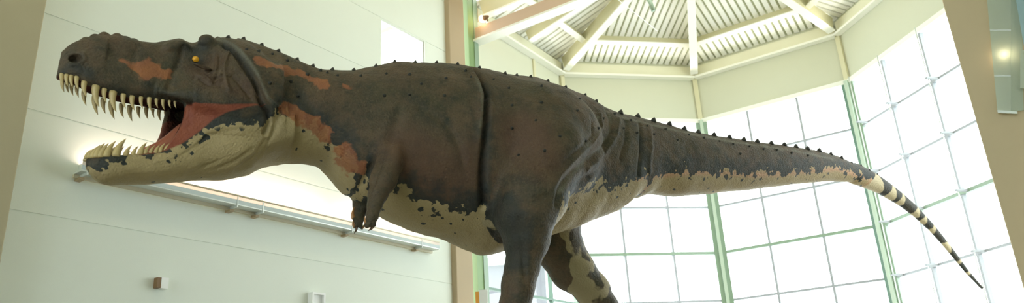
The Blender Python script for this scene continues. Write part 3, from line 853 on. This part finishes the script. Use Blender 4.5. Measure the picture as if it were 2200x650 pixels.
# ---- painted pattern of the hide, kept as smooth distances; the shader breaks the borders up
def poly_sd(P, L):
    """signed distance to closed polygon, positive inside"""
    d = seg_dist(P, np.vstack([L, L[:1]])); x, y = P.T; ins = np.zeros(len(P), bool)
    for (x0, y0), (x1, y1) in zip(L, np.roll(L, -1, 0)):
        c = ((y0 > y) != (y1 > y)) & (x < (x1 - x0) * (y - y0) / (y1 - y0 + 1e-12) + x0); ins ^= c
    return np.where(ins, d, -d)
BELLY = [(182, 338), (200, 352), (215, 338), (240, 342), (300, 332), (335, 330), (360, 326), (390, 315), (412, 304), (432, 292), (448, 282), (470, 272), (500, 268),
         (530, 278), (560, 272), (578, 262), (596, 238), (612, 232), (640, 246), (672, 262), (698, 282), (708, 305), (730, 318), (752, 326),
         (765, 345), (785, 362), (800, 392), (838, 405), (858, 412), (880, 420), (905, 432), (940, 445), (985, 452), (1012, 452), (1035, 440)]
BELLY2 = [(1200, 440), (1232, 422), (1262, 402), (1300, 390), (1318, 408), (1345, 386), (1366, 380), (1380, 412), (1392, 380), (1410, 372), (1450, 370),
          (1500, 369), (1560, 370), (1620, 374), (1700, 370), (1760, 364), (1800, 362), (1835, 372), (1860, 380)]
def pts_uw(L):
    out = []
    for x, y in L:
        h = hit(x, y)
        if h is not None: out.append(h[0][[0, 2]])
    return np.array(sorted(out, key=lambda q: q[0]))
b1 = pts_uw(BELLY[12:]); b2 = pts_uw(BELLY2)
bb = np.vstack([b1, b2]); bb = bb[np.argsort(bb[:, 0])]
jw = pts_uw(BELLY[:15]); ub = jw[-1, 0]
wb = np.where(BV[:, 0] < ub, np.interp(BV[:, 0], jw[:, 0], jw[:, 1]), np.interp(BV[:, 0], bb[:, 0], bb[:, 1]))
belly = wb - BV[:, 2]
isupper = (BV[:, 0] < UC0 + .02) & (BV[:, 2] > (np.interp(BV[:, 0], skull.u, skull.zb) + np.interp(BV[:, 0], jaw.u, jaw.zt)) / 2)
belly[isupper] = -.5
uend = b2[-1, 0]
belly = np.where(BV[:, 0] > uend, np.minimum(belly, -.1 * 0 + (uend + .12 - BV[:, 0]) * .6), belly)
# chin tip is dark
belly -= .22 * np.exp(-((BV[:, 0] - UJ0) / .10) ** 2) * (BV[:, 2] > np.interp(BV[:, 0], jaw.u, jaw.zb) + .03) * (BV[:, 0] < 1)
# legs are dark, the inner side of the thighs and shanks is mottled
legd = np.linalg.norm((BV - hipN) / (.66, .46, .70), axis=1)
outer = (BV[:, 1] > .30)
onleg = np.zeros(len(BV)); 
def leg_w(chainpts, rr, side):
    L = np.array(chainpts); best = np.full(len(BV), 9.)
    for a, b_ in zip(L[:-1], L[1:]):
        d = b_ - a; t = np.clip(((BV - a) @ d) / (d @ d), 0, 1); best = np.minimum(best, np.linalg.norm(BV - a - t[:, None] * d, axis=1))
    return best
lN = leg_w([P3(1165, 330, .50), P3(1140, 425, .58), kneeN, P3(1125, 570, .58), P3(1103, 665, .56), ankN, footN], 0, 1)
lF = leg_w([hipF - [0, 0, .15], P3(1200, 480, -.5), P3(1245, 575, -.5), P3(1312, 660, -.5), ankF, footF], 0, -1)
below = BV[:, 2] < 3.62
rear = trace([(1312, 262), (1312, 285), (1300, 315), (1270, 345), (1235, 378), (1210, 408), (1200, 440), (1192, 480)])
rear = rear[np.argsort(rear[:, 2])]; u_rear = np.where(BV[:, 2] > rear[0, 2], np.interp(BV[:, 2], rear[:, 2], rear[:, 0]), 9)
nearleg = ((((legd < 1.02) & (BV[:, 1] > .28)) | (lN < .36) & (BV[:, 1] > .22)) & (BV[:, 0] < u_rear + .02)) | (BV[:, 2] < 3.0)
belly[nearleg] = -.4
farleg = (BV[:, 1] < -.12) & (lF < .40) & (BV[:, 2] < 3.75)
hipfar = (np.linalg.norm((BV - hipF) / (.74, .50, .84), axis=1) < 1.02) & (BV[:, 1] < -.40)
belly[hipfar] = -.4; belly[farleg] = -.4
mott = np.where(farleg & (BV[:, 0] > 0), np.clip((BV[:, 1] + .78) / .25, 0, 1) * np.clip((BV[:, 0] - np.interp(-BV[:, 2], [-3.75, -2.6, -1.7], [4.55, 4.95, 5.1])) / .22 + .6, .3, 1), 0.0)
mott = np.maximum(mott, np.where((lN < .4) & (BV[:, 1] < .55) & (BV[:, 2] < 3.6), np.clip((.58 - BV[:, 1]) / .2, 0, 1), 0))
# arms stay dark
arm = leg_w([A3(842, 345, .56), A3(818, 412, .61), A3(800, 464, .58), handN], 0, 0) < .16
armf = leg_w([A3(778, 440, -.20), handF], 0, 0) < .12
belly[arm & (BV[:, 1] > .34)] = -.3; belly[armf] = -.3
# orange patches
def patch(L):
    T_ = np.array([h[0][[0, 2]] for h in (hit(x, y) for x, y in L) if h is not None]); return poly_sd(UW, T_)
def band(L, r):
    T_ = np.array([h[0][[0, 2]] for h in (hit(x, y) for x, y in L) if h is not None]); return r - seg_dist(UW, T_)
org = np.full(len(BV), -.3)
sidef = np.abs(NRM[:, 1]) > .15
for P_ in (patch([(265, 132), (290, 138), (318, 128), (338, 140), (345, 152), (370, 155), (368, 168), (348, 168), (330, 162), (318, 170), (298, 160), (282, 148)]),
           band([(560, 130), (580, 138), (605, 143), (640, 155), (665, 168), (692, 180)], .035),
           patch([(600, 226), (625, 222), (640, 238), (672, 250), (692, 266), (712, 290), (708, 306), (690, 300), (660, 276), (625, 256), (604, 246)]),
           patch([(722, 320), (740, 308), (756, 316), (768, 330), (760, 345), (780, 355), (782, 368), (760, 366), (742, 356), (730, 345)]),
           band([(738, 182), (744, 186)], .02)):
    org = np.maximum(org, np.where(sidef, P_ + .012, -.3))
# pinkish rim of the pale band under the tail
rim = np.where(BV[:, 0] > b2[6, 0], .026 - np.abs(belly - .005), -.3)
dull = np.full(len(BV), -.3)
for P_ in (band([(500, 165), (520, 180), (545, 205)], .05), band([(455, 140), (475, 132)], .04), band([(420, 150), (450, 170), (480, 180)], .05), band([(505, 195), (535, 205)], .04),
           band([(880, 320), (940, 370), (960, 400)], .22), band([(1120, 280), (1160, 340)], .20), band([(1000, 330), (1010, 380)], .1)):
    dull = np.maximum(dull, P_)
dk = np.full(len(BV), -.3)  # dark markings, with crease and eye shade and backlit tail tone put into colour
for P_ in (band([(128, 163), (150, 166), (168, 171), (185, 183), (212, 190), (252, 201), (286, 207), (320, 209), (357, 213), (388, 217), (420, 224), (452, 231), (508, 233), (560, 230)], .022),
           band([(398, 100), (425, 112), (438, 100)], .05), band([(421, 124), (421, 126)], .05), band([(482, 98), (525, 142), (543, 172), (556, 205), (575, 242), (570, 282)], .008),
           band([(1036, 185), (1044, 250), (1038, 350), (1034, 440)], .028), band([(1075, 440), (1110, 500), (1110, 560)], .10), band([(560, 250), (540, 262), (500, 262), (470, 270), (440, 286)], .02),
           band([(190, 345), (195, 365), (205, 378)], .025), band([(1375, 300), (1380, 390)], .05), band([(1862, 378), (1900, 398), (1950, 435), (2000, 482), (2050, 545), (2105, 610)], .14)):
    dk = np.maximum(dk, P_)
cd_ = band([(467, 83), (500, 95), (516, 108), (530, 125), (545, 144), (557, 163), (567, 188), (577, 208), (590, 220), (604, 229)], .012)  # pale neck cord and tail ridge, plus fold highlights put into the colour
for P_ in (band([(1300, 232), (1312, 262), (1302, 296), (1268, 332)], .010), band([(1272, 328), (1228, 376), (1205, 408)], .012), band([(1252, 345), (1218, 382), (1198, 412)], .008),
           band([(1285, 250), (1290, 280), (1262, 312)], .006), band([(1330, 250), (1400, 268), (1500, 291), (1600, 308), (1700, 322), (1790, 342)], .016), band([(1022, 165), (1034, 190), (1037, 225), (1034, 270)], .008)):
    cd_ = np.maximum(cd_, P_)
# mouth lining: between upper lip and lower gum on inner or facing surfaces
BW = BV[:, 2] + roll(BV[:, 0]) * (BV[:, 1] - vc(BV[:, 0]))
zl = np.interp(BV[:, 0], skull.u, skull.zb); zg = np.interp(BV[:, 0], jaw.u, jaw.zt)
inner_v = np.interp(BV[:, 0], skull.u, skull.a) * .64 - lat
vert = np.minimum(zl + .115 - BW, BW - zg + .14)
mo_in = np.minimum(inner_v, vert)
lim_hi = np.where(BV[:, 0] < UC0, zl + .012, zl + .0)
MOP = [(396, 223), (430, 232), (470, 239), (520, 241), (560, 241), (520, 247), (480, 254), (455, 263), (425, 285), (390, 307), (360, 318), (330, 323), (300, 326), (300, 230)]
mp = np.array([px_near(x, y, .24)[[0, 2]] for x, y in MOP]); mo_c = poly_sd(UW, mp)
facing = (NRM[:, 2] < -.35) & (BW > (zl + zg) / 2) | (NRM[:, 2] > .35) & (BW < (zl + zg) / 2)
mouth = np.where(BV[:, 0] < UCB + .35, np.where(facing | (lat < .55 * np.interp(BV[:, 0], skull.u, skull.a)), np.maximum(mo_in, mo_c), mo_c), -.3)
mouth[BV[:, 0] > UCB + .5] = -.3
front = (BV[:, 0] < UC1 - .15)
mouth = np.where(front, np.where(facing, np.minimum(mo_in, .3), -.3), mouth)
mouth = np.clip(mouth, -.3, .3)
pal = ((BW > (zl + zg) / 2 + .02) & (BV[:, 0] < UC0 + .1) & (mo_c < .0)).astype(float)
throat_shade = np.clip((BV[:, 0] - (UC0 - .26)) / .22, 0, 1) * (lat < np.interp(BV[:, 0], skull.u, skull.a) * .66) * np.clip((BW - (zl + zg) / 2 + .17) / .12, 0, 1)  # shade of the deep mouth put into the colour, stronger rearward and upward
# pale rings near the tail tip
ring = np.full(len(BV), -.3)
for x, y, wd in ((1872, 392, 30), (1906, 402, 15), (1926, 411, 9), (1960, 438, 9), (1977, 452, 7), (1996, 470, 6), (2027, 505, 12), (2054, 540, 3), (2074, 566, 3)):
    uu = px_uw(x, y)[0]; w_ = wd / 2 * abs(px_uw(x + 1, y + .8)[0] - uu)
    zt = np.interp(BV[:, 0], body.u, body.zt); zb = np.interp(BV[:, 0], body.u, body.zb)
    fr = (BV[:, 2] - zb) / (zt - zb + 1e-6)
    ring = np.maximum(ring, np.minimum(w_ * (1.25 - 1.2 * fr) - np.abs(BV[:, 0] - uu - .05 * (fr - .3)), (.80 - fr) * .2))

me = bpy.data.meshes.new('body')
root_loc = to_world(np.array(4.9), np.array(0.), np.array(GZ))
me.vertices.add(len(BV)); me.vertices.foreach_set('co', (W2 - root_loc).astype(np.float32).ravel())
nq = len(BQ); me.loops.add(nq * 4); me.loops.foreach_set('vertex_index', BQ.astype(np.int32).ravel())
me.polygons.add(nq); me.polygons.foreach_set('loop_start', np.arange(0, nq * 4, 4, dtype=np.int32))
me.update(calc_edges=True); me.validate()
me.polygons.foreach_set('use_smooth', np.ones(len(me.polygons), bool))
bm = None
for nm, arr in (('belly', belly), ('orange', org), ('mouth', mouth), ('throat_shade', throat_shade), ('ringband', ring), ('mottle', mott), ('dull', dull), ('rim', rim), ('mark_shade', dk), ('palate', pal), ('cord_sheen', cd_)):
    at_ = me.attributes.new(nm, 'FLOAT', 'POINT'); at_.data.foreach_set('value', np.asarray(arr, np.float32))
cf = W2[BQ[:, 0]]; 
DR = empty('dinosaur_model', root_loc, 'life-size dark brown tyrannosaur model with open jaws and cream belly standing in the hall', 'dinosaur')
bo = bpy.data.objects.new('body', me); COL.objects.link(bo); bo.parent = DR
bo['label'] = 'dark olive brown scaly hide with a ragged cream belly'

# ---- hide material
mt, nt, out = new_mat('dinosaur_hide')
N = nt.nodes; Lk = nt.links
def nd(t, **kw):
    n = N.new(t)
    for k, v in kw.items():
        if k in n.inputs: n.inputs[k].default_value = v
        else: setattr(n, k, v)
    return n
geo = nd('ShaderNodeTexCoord')
def noise(scale, det=4, rough=.55):
    n = nd('ShaderNodeTexNoise', Scale=scale, Detail=det, Roughness=rough); Lk.new(geo.outputs['Object'], n.inputs['Vector']); return n.outputs['Fac']
def math_(op, a, b_=None, c=None):
    n = nd('ShaderNodeMath', operation=op)
    for i, x in enumerate((a, b_, c)):
        if x is None: continue
        if isinstance(x, (int, float)): n.inputs[i].default_value = x
        else: Lk.new(x, n.inputs[i])
    return n.outputs[0]
def attr(n_): a = nd('ShaderNodeAttribute', attribute_name=n_); return a.outputs['Fac']
def step(x, e=.006): # smooth threshold at 0
    n = nd('ShaderNodeMapRange', interpolation_type='SMOOTHSTEP'); n.inputs['From Min'].default_value = -e; n.inputs['From Max'].default_value = e
    Lk.new(x, n.inputs['Value']); return n.outputs[0]
def mix(f, a, b_, bt='MIX'):
    n = nd('ShaderNodeMix', data_type='RGBA', blend_type=bt)
    for s, x in ((0, f), (6, a), (7, b_)):
        if isinstance(x, (int, float)): n.inputs[s].default_value = x
        elif isinstance(x, tuple): n.inputs[s].default_value = (*x, 1)
        else: Lk.new(x, n.inputs[s])
    return n.outputs[2]
def ramp(x, lo, hi):
    n = nd('ShaderNodeMapRange'); n.inputs['From Min'].default_value = lo; n.inputs['From Max'].default_value = hi; Lk.new(x, n.inputs['Value']); return n.outputs[0]
n_big, n_mid, n_fine, n_edge, n_edge2 = noise(1.6, 5), noise(7, 6), noise(45, 4), noise(8, 2.5, .55), noise(24, 2, .5)
base = mix(ramp(n_big, .35, .65), (.068, .058, .032), (.105, .068, .042))
base = mix(math_('MULTIPLY', ramp(noise(4.2, 6, .6), .48, .66), .7), base, (.135, .088, .050))
base = mix(ramp(n_mid, .44, .74), base, (.036, .037, .026))
base = mix(step(math_('ADD', attr('cord_sheen'), math_('MULTIPLY', math_('SUBTRACT', n_mid, .5), .07)), .018), base, (.15, .14, .10))
base = mix(math_('MULTIPLY', ramp(noise(75, 3, .6), .52, .70), .45), base, (.022, .022, .016))
base = mix(math_('MULTIPLY', ramp(n_fine, .5, .72), .6), base, (.12, .095, .055))
dl = math_('ADD', attr('dull'), math_('MULTIPLY', math_('SUBTRACT', n_mid, .5), .25))
base = mix(math_('MULTIPLY', step(dl, .12), .45), base, (.125, .058, .034))
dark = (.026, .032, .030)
base = mix(math_('MULTIPLY', step(math_('ADD', attr('mark_shade'), math_('MULTIPLY', math_('SUBTRACT', n_mid, .5), .10)), .05), .75), base, dark)
cream = mix(ramp(n_big, .35, .7), (.40, .31, .155), (.34, .265, .14))
cream = mix(math_('MULTIPLY', ramp(n_fine, .5, .8), .35), cream, (.26, .20, .11))
cream = mix(math_('MULTIPLY', step(math_('ADD', attr('rim'), math_('MULTIPLY', math_('SUBTRACT', n_mid, .5), .06)), .03), .7), cream, (.50, .27, .16))
edge = math_('ADD', math_('MULTIPLY', math_('SUBTRACT', n_edge, .5), .42), math_('MULTIPLY', math_('SUBTRACT', n_edge2, .5), .15))
bel = math_('ADD', attr('belly'), edge)
# dark fringe above the border, dark spots below it
fringe = math_('MULTIPLY', step(math_('ADD', bel, .13), .12), .85)
col = mix(fringe, base, dark)
col = mix(step(bel), col, cream)
vo = nd('ShaderNodeTexVoronoi', feature='F1'); vo.inputs['Scale'].default_value = 11; vo.inputs['Randomness'].default_value = 1
dn = nd('ShaderNodeTexNoise', Scale=14, Detail=2); Lk.new(geo.outputs['Object'], dn.inputs['Vector'])
vadd = nd('ShaderNodeVectorMath', operation='MULTIPLY_ADD'); Lk.new(dn.outputs['Color'], vadd.inputs[0]); vadd.inputs[1].default_value = (.06, .06, .06); Lk.new(geo.outputs['Object'], vadd.inputs[2])
Lk.new(vadd.outputs[0], vo.inputs['Vector'])
vcol = nd('ShaderNodeSeparateColor'); Lk.new(vo.outputs['Color'], vcol.inputs[0])
rad = math_('MULTIPLY', vcol.outputs[0], .30)
near = math_('SUBTRACT', 1.0, ramp(attr('belly'), .05, .42))
rad = math_('MULTIPLY', rad, math_('MULTIPLY', near, math_('GREATER_THAN', vcol.outputs[1], .35)))
spot = step(math_('SUBTRACT', rad, vo.outputs['Distance']), .02)
col = mix(math_('MULTIPLY', spot, step(attr('belly'), .02)), col, dark)
# orange
og = math_('ADD', attr('orange'), math_('MULTIPLY', edge, .35))
ocol = mix(ramp(n_mid, .35, .7), (.36, .135, .050), (.25, .095, .05))
col = mix(math_('MULTIPLY', step(og, .012), .85), col, ocol)
# mottled inner legs
mo = math_('SUBTRACT', math_('MULTIPLY', attr('mottle'), noise(2.9, 3, .5)), .50)
col = mix(step(mo, .02), col, (.34, .28, .16))
rg = math_('ADD', attr('ringband'), math_('MULTIPLY', edge, .12))
col = mix(step(rg, .008), col, (.50, .43, .28))
mcol = mix(ramp(n_mid, .3, .7), (.30, .088, .045), (.22, .055, .032))
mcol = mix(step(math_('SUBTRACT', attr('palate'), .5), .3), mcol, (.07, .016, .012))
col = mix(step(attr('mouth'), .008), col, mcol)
col = mix(math_('MULTIPLY', step(attr('mouth'), .008), math_('MULTIPLY', attr('throat_shade'), .93)), col, (.02, .006, .005))
b = nd('ShaderNodeBsdfPrincipled'); Lk.new(col, b.inputs['Base Color'])
b.inputs['Roughness'].default_value = .62; b.inputs['Specular IOR Level'].default_value = .35
vs = nd('ShaderNodeTexVoronoi', feature='F1'); vs.inputs['Scale'].default_value = 55; Lk.new(geo.outputs['Object'], vs.inputs['Vector'])
hgt = math_('ADD', math_('MULTIPLY', vs.outputs['Distance'], -.5), math_('ADD', math_('MULTIPLY', n_fine, .6), math_('MULTIPLY', n_mid, 1.2)))
bp = nd('ShaderNodeBump', Strength=.6, Distance=.014); Lk.new(hgt, bp.inputs['Height']); Lk.new(bp.outputs['Normal'], b.inputs['Normal'])
Lk.new(b.outputs[0], out.inputs[0])
me.materials.append(mt)

M['tooth'] = simple('tooth_ivory', (.56, .43, .20), .35, var=.15, scale=20)
M['claw'] = simple('claw_horn', (.10, .055, .03), .35, var=.2, scale=30)
M['claw2'] = simple('claw_amber', (.42, .20, .07), .35, var=.2, scale=30)
M['spike'] = simple('spike_dark', (.022, .022, .018), .6)
M['tongue'] = simple('tongue_pink', (.42, .14, .08), .35, var=.1, scale=8, bump=.3)
M['eye'] = None
# eye: amber ball with slit pupil
mt, nt, out = new_mat('amber_eye'); N = nt.nodes; Lk = nt.links
geo = nd('ShaderNodeTexCoord'); sx = nd('ShaderNodeSeparateXYZ'); Lk.new(geo.outputs['Object'], sx.inputs[0])
b = nd('ShaderNodeBsdfPrincipled'); b.inputs['Roughness'].default_value = .12
Lk.new(mix(step(math_('SUBTRACT', .008, math_('ABSOLUTE', sx.outputs['X'])), .002), (.75, .36, .02), (.01, .01, .01)), b.inputs['Base Color']); Lk.new(b.outputs[0], out.inputs[0])
M['eye'] = mt

def sphere(name, c, r, mat, parent, scale=(1, 1, 1), rotz=0):
    bm = bmesh.new(); bmesh.ops.create_uvsphere(bm, u_segments=24, v_segments=14, radius=r)
    me_ = bpy.data.meshes.new(name); bm.to_mesh(me_); bm.free(); me_.materials.append(mat)
    for p in me_.polygons: p.use_smooth = True
    o = bpy.data.objects.new(name, me_); COL.objects.link(o); o.parent = parent
    o.location = tuple(np.asarray(c) - np.array(parent.location)); o.scale = scale; o.rotation_euler = (0, 0, rotz); return o
for sgn in (1, -1):
    p = eye_p.copy(); off = p[1] - float(vc(p[0])); p[1] = float(vc(p[0])) + sgn * (off - .022); p[2] += (1 - sgn) * off * float(roll(p[0]))
    e = sphere('eye', to_world(*[np.array(q) for q in p]), .027, M['eye'], DR, rotz=radians(-60) + pi / 2 * 0)
    e['label'] = 'amber yellow eye'

def cone_mesh(name, length, r, bend, n=8, segs=6, flat=1.0):
    """tapered curved spike along +Z bending towards +X"""
    mb = MB(); pts = []; rs = []
    for i in range(segs + 1):
        t = i / segs; pts.append((bend * t * t * length, 0, length * t)); rs.append(max(r * (1 - t ** 1.6) ** .8, r * .04))
    mb.tube(pts, rs, n)
    me_ = bpy.data.meshes.new(name); me_.from_pydata([(v[0], v[1] * flat, v[2]) for v in mb.v], [], mb.f)
    for p in me_.polygons: p.use_smooth = True
    return me_
def place(name, mesh, mat, base, direction, toward, parent=DR, scale=1.0, label=None):
    """base in world, +Z along direction, +X towards `toward`"""
    if not mesh.materials: mesh.materials.append(mat)
    zc = Vector(direction).normalized(); xc = Vector(toward) - zc * Vector(toward).dot(zc); xc.normalize(); yc = zc.cross(xc)
    o = bpy.data.objects.new(name, mesh); COL.objects.link(o); o.parent = parent
    mw = Matrix(((xc.x, yc.x, zc.x), (xc.y, yc.y, zc.y), (xc.z, yc.z, zc.z))).to_4x4() @ Matrix.Scale(1, 4)
    mw = Matrix.Translation(Vector(tuple(np.asarray(base) - np.array(DR.location)))) @ mw
    if hasattr(scale, '__len__'): mw = mw @ Matrix.Diagonal((*scale, 1))
    else: mw = mw @ Matrix.Diagonal((scale, scale, scale, 1))
    o.matrix_local = mw
    if label: o['label'] = label
    return o
tooth_me = cone_mesh('tooth', 1.0, .165, .34, n=8, segs=7)
UP = [(133, .13), (143, .12), (153, .13), (165, .14), (181, .17), (206, .25), (224, .17), (243, .24), (265, .15), (284, .19), (303, .12), (321, .15), (336, .09), (350, .11), (364, .07), (376, .06)]
for x, L in UP:
    yl = np.interp(x, [p[0] for p in LIPU], [p[1] for p in LIPU])
    p = px_near(x, yl, ha(.76)); a = float(np.interp(p[0], skull.u, skull.a)) * .76; zb = float(np.interp(p[0], skull.u, skull.zb)) + .02
    for sgn in (1, -1):
        LL = (L * .46 + .032) * RNG.uniform(.9, 1.1); q = to_world(np.array(p[0]), np.array(float(vc(p[0])) + sgn * a), np.array(zb - sgn * a * float(roll(p[0]))))
        place('tooth', tooth_me, M['tooth'], q, TD * -.12 + MD * sgn * .05 - Z, TD, scale=(LL * 1.05, LL * 1.05, LL))
LO = [(186, .06), (192, .09), (200, .12), (208, .14), (217, .13), (230, .17), (250, .19), (271, .10), (287, .07), (302, .11), (313, .07), (324, .06), (335, .07), (345, .07), (356, .06), (366, .05)]
for x, L in LO:
    yl = np.interp(x, [p[0] for p in GUM], [p[1] for p in GUM])
    p = px_near(x, yl, hj(.8)); a = float(np.interp(p[0], jaw.u, jaw.a)) * .80; zt = float(np.interp(p[0], jaw.u, jaw.zt)) - .03
    for sgn in (1, -1):
        LL = (L * .62 + .03) * RNG.uniform(.92, 1.08); q = to_world(np.array(p[0]), np.array(float(vc(p[0])) + sgn * a), np.array(zt - sgn * a * float(roll(p[0]))))
        place('tooth', tooth_me, M['tooth'], q, TD * -.10 + MD * sgn * .04 + Z, TD, scale=(LL * 1.35, LL * 1.25, LL))
# tongue
mb = MB(); pts = []; rs = []
for x, y, r in ((300, 328, .03), (325, 324, .045), (350, 316, .06), (375, 300, .07), (398, 280, .075), (425, 268, .07)):
    q = px_near(x, y, 0.0); pts.append(to_world(*[np.array(k) for k in q])); rs.append(r)
mb.tube(pts, rs, 16)
V_ = np.array(mb.v); 
tg = mb.build('tongue', M['tongue'], DR, label='pink tongue lying in the lower jaw')
sm_ = tg.modifiers.new('s', 'SUBSURF'); sm_.levels = 1; sm_.render_levels = 2

# spikes along the back and over the flanks
spike_me = cone_mesh('spike', 1.0, .62, .25, n=7, segs=4)
DORS = [(490, 78), (523, 84), (562, 96), (598, 110), (638, 127), (672, 144), (714, 151), (760, 150), (808, 141), (848, 137), (892, 135), (938, 135), (983, 140),
        (1030, 148), (1085, 156), (1110, 160), (1140, 165), (1177, 173), (1215, 187), (1257, 203), (1281, 217), (1333, 241), (1370, 252), (1404, 262),
        (1438, 270), (1470, 277), (1500, 284), (1534, 290), (1567, 296), (1598, 301), (1627, 305), (1657, 309), (1685, 313), (1710, 317), (1735, 321),
        (1760, 325), (1785, 331), (1808, 338), (1830, 345), (1850, 355), (1868, 365), (1885, 374)]
FLANK = [(530, 106), (555, 110), (585, 116), (617, 130), (660, 160), (688, 152), (703, 156), (725, 162), (580, 178), (625, 175), (640, 206), (775, 163), (830, 158),
         (880, 160), (958, 168), (1000, 152), (1012, 165), (826, 205), (880, 203), (955, 205), (1093, 189), (1163, 185), (1100, 226), (1163, 220),
         (1151, 258), (1240, 237), (1245, 212), (1296, 254), (1100, 275), (1114, 332), (1170, 323), (1203, 292), (1258, 303), (1285, 275), (1320, 245),
         (1355, 258), (1340, 275), (1390, 270), (1368, 285), (1405, 288), (1430, 277), (1455, 300), (1480, 289), (1512, 296), (1545, 303), (1575, 309),
         (1610, 314), (1640, 320), (1668, 322), (1700, 328), (1735, 334), (1590, 330), (1060, 170), (905, 180)]
def add_spike(h, s, lean=TD):
    p, n = h; q = to_world(*[np.array(k) for k in (p - n * .012)]); nn = n[0] * TD + n[1] * MD + n[2] * Z
    place('spike', spike_me, M['spike'], q, nn, lean, scale=s)
for x, y in DORS:
    h = None
    for dy in range(-6, 14, 1):
        h = hit(x, y + dy)
        if h is not None: break
    if h is None: continue
    p, n = h; n = n + np.array([0, -.3, 1.2]); n /= np.linalg.norm(n)
    add_spike((p, n), .038 if x < 1300 else .060 if x < 1770 else .048 if x < 1815 else .03)
for x, y in FLANK:
    h = hit(x, y)
    if h is not None: add_spike(h, RNG.uniform(.028, .036))
# claws
claw_me = cone_mesh('claw', 1.0, .22, .45, n=8, segs=6)
for a, m1, e, r in CLAWS:
    wa = to_world(*[np.array(k) for k in a]); we = to_world(*[np.array(k) for k in e])
    place('claw', claw_me, M['claw'], wa, we - wa, -Z, scale=.22)
claw2_me = cone_mesh('claw', 1.0, .2, .6, n=8, segs=6)
for (x, y, v), (x2, y2), s, mm in (((760, 470, -.14), (752, 454), .10, 'claw2'), ((762, 488, -.14), (756, 480), .07, 'claw2'), ((777, 490, -.14), (782, 482), .07, 'claw2'),
                     ((766, 488, -.12), (766, 500), .06, 'claw'), ((788, 484, .58), (783, 478), .07, 'claw2'), ((803, 482, .58), (799, 494), .07, 'claw')):
    a = A3(x, y, v); b_ = A3(x2, y2, v); wa = to_world(*[np.array(k) for k in a]); wb_ = to_world(*[np.array(k) for k in b_])
    mm_ = claw2_me if mm == 'claw2' else claw_me
    place('claw', mm_, M[mm], wa, wb_ - wa, TD if mm == 'claw2' else -TD, scale=s)

# plinth under the animal
pc = to_world(np.array(4.75), np.array(0.), np.array(0.))
ring_ = []
for i in range(28):
    th = 2 * pi * i / 28; r = 1 + .06 * sin(3 * th + 1) + .04 * sin(7 * th)
    ring_.append(pc - TD * .35 + TD * 2.15 * r * cos(th) + MD * 1.3 * r * sin(th))
mb = MB().hull8([p + (p - pc) * .10 for p in ring_], [p + Z * (float(W2[:, 2].min()) - .003) for p in ring_])
mb.build('display_plinth', M['plinth'], label='rough brown stone plinth under the dinosaur feet', cat='plinth', bevel=.05)
print('dino done')

# ------------------------------------------------------------------ world and lamps
w = bpy.data.worlds.new('world'); SC.world = w; w.use_nodes = True
nt = w.node_tree; nt.nodes.clear()
out = nt.nodes.new('ShaderNodeOutputWorld'); bg = nt.nodes.new('ShaderNodeBackground')
tc = nt.nodes.new('ShaderNodeTexCoord'); sp = nt.nodes.new('ShaderNodeSeparateXYZ')
cr = nt.nodes.new('ShaderNodeValToRGB')
nt.links.new(tc.outputs['Generated'], sp.inputs[0]); nt.links.new(sp.outputs['Z'], cr.inputs[0])
cr.color_ramp.elements[0].position = 0.0; cr.color_ramp.elements[0].color = (0.86, 0.95, 1.0, 1)
cr.color_ramp.elements[1].position = 0.6; cr.color_ramp.elements[1].color = (1.0, 1.0, 0.96, 1)
nt.links.new(cr.outputs[0], bg.inputs[0]); bg.inputs[1].default_value = 5.0
nt.links.new(bg.outputs[0], out.inputs[0])
def area(name, loc, target, size, energy, color, sy=None):
    l = bpy.data.lights.new(name, 'AREA'); l.energy = energy; l.color = color; l.size = size
    if sy: l.shape = 'RECTANGLE'; l.size_y = sy
    o = bpy.data.objects.new(name, l); COL.objects.link(o); o.location = loc
    o.rotation_euler = (Vector(target) - Vector(loc)).to_track_quat('-Z', 'Y').to_euler()
    return o
SC.view_settings.view_transform = 'Standard'; SC.view_settings.look = 'None'
SC.view_settings.exposure = 0.2; SC.view_settings.gamma = 1.0
SC.view_settings.use_curve_mapping = False
SC.cycles.use_denoising = True
SC.cycles.max_bounces = 8; SC.cycles.diffuse_bounces = 5; SC.cycles.transparent_max_bounces = 12
SC.cycles.sample_clamp_indirect = 6

for i, (a_, b_) in enumerate([(1, 2), (2, 3), (8, 1), (3, 4)]):   # unseen fill lamps added to brighten the roof and upper wall
    c = (VX[a_] + VX[b_]) / 2; dd = CEN - c; dd[2] = 0; dd /= np.linalg.norm(dd)
    area('roof_fill', tuple(c + dd * .35 + Z * 9.0), tuple(CEN + Z * 10.4), 2.6, 6 if a_ == 8 else 13, (1.0, .97, .9), .15)
for s_ in (-5.6, -4.0, -2.2):
    area('trough_lamp', tuple(W(s_, 4.30, .12)), tuple(W(s_, 5.2, .0)), 1.5, 9, (1.0, .76, .66), .05)

for s_ in (-9.5, -5.5, -1.8):                                     # ceiling wall-washers of the hall
    area('ceiling_lamp', tuple(W(s_, 9.75, 3.2)), tuple(W(s_ + .3, 7.4, 0)), .8, 28, (1.0, .86, .58))
pl_ = bpy.data.lights.new('sconce_lamp', 'POINT'); pl_.energy = 0.8; pl_.color = (1, .82, .68); pl_.shadow_soft_size = .03
po_ = bpy.data.objects.new('sconce_lamp', pl_); COL.objects.link(po_); po_.location = tuple(PS(2158, 120, -.045))
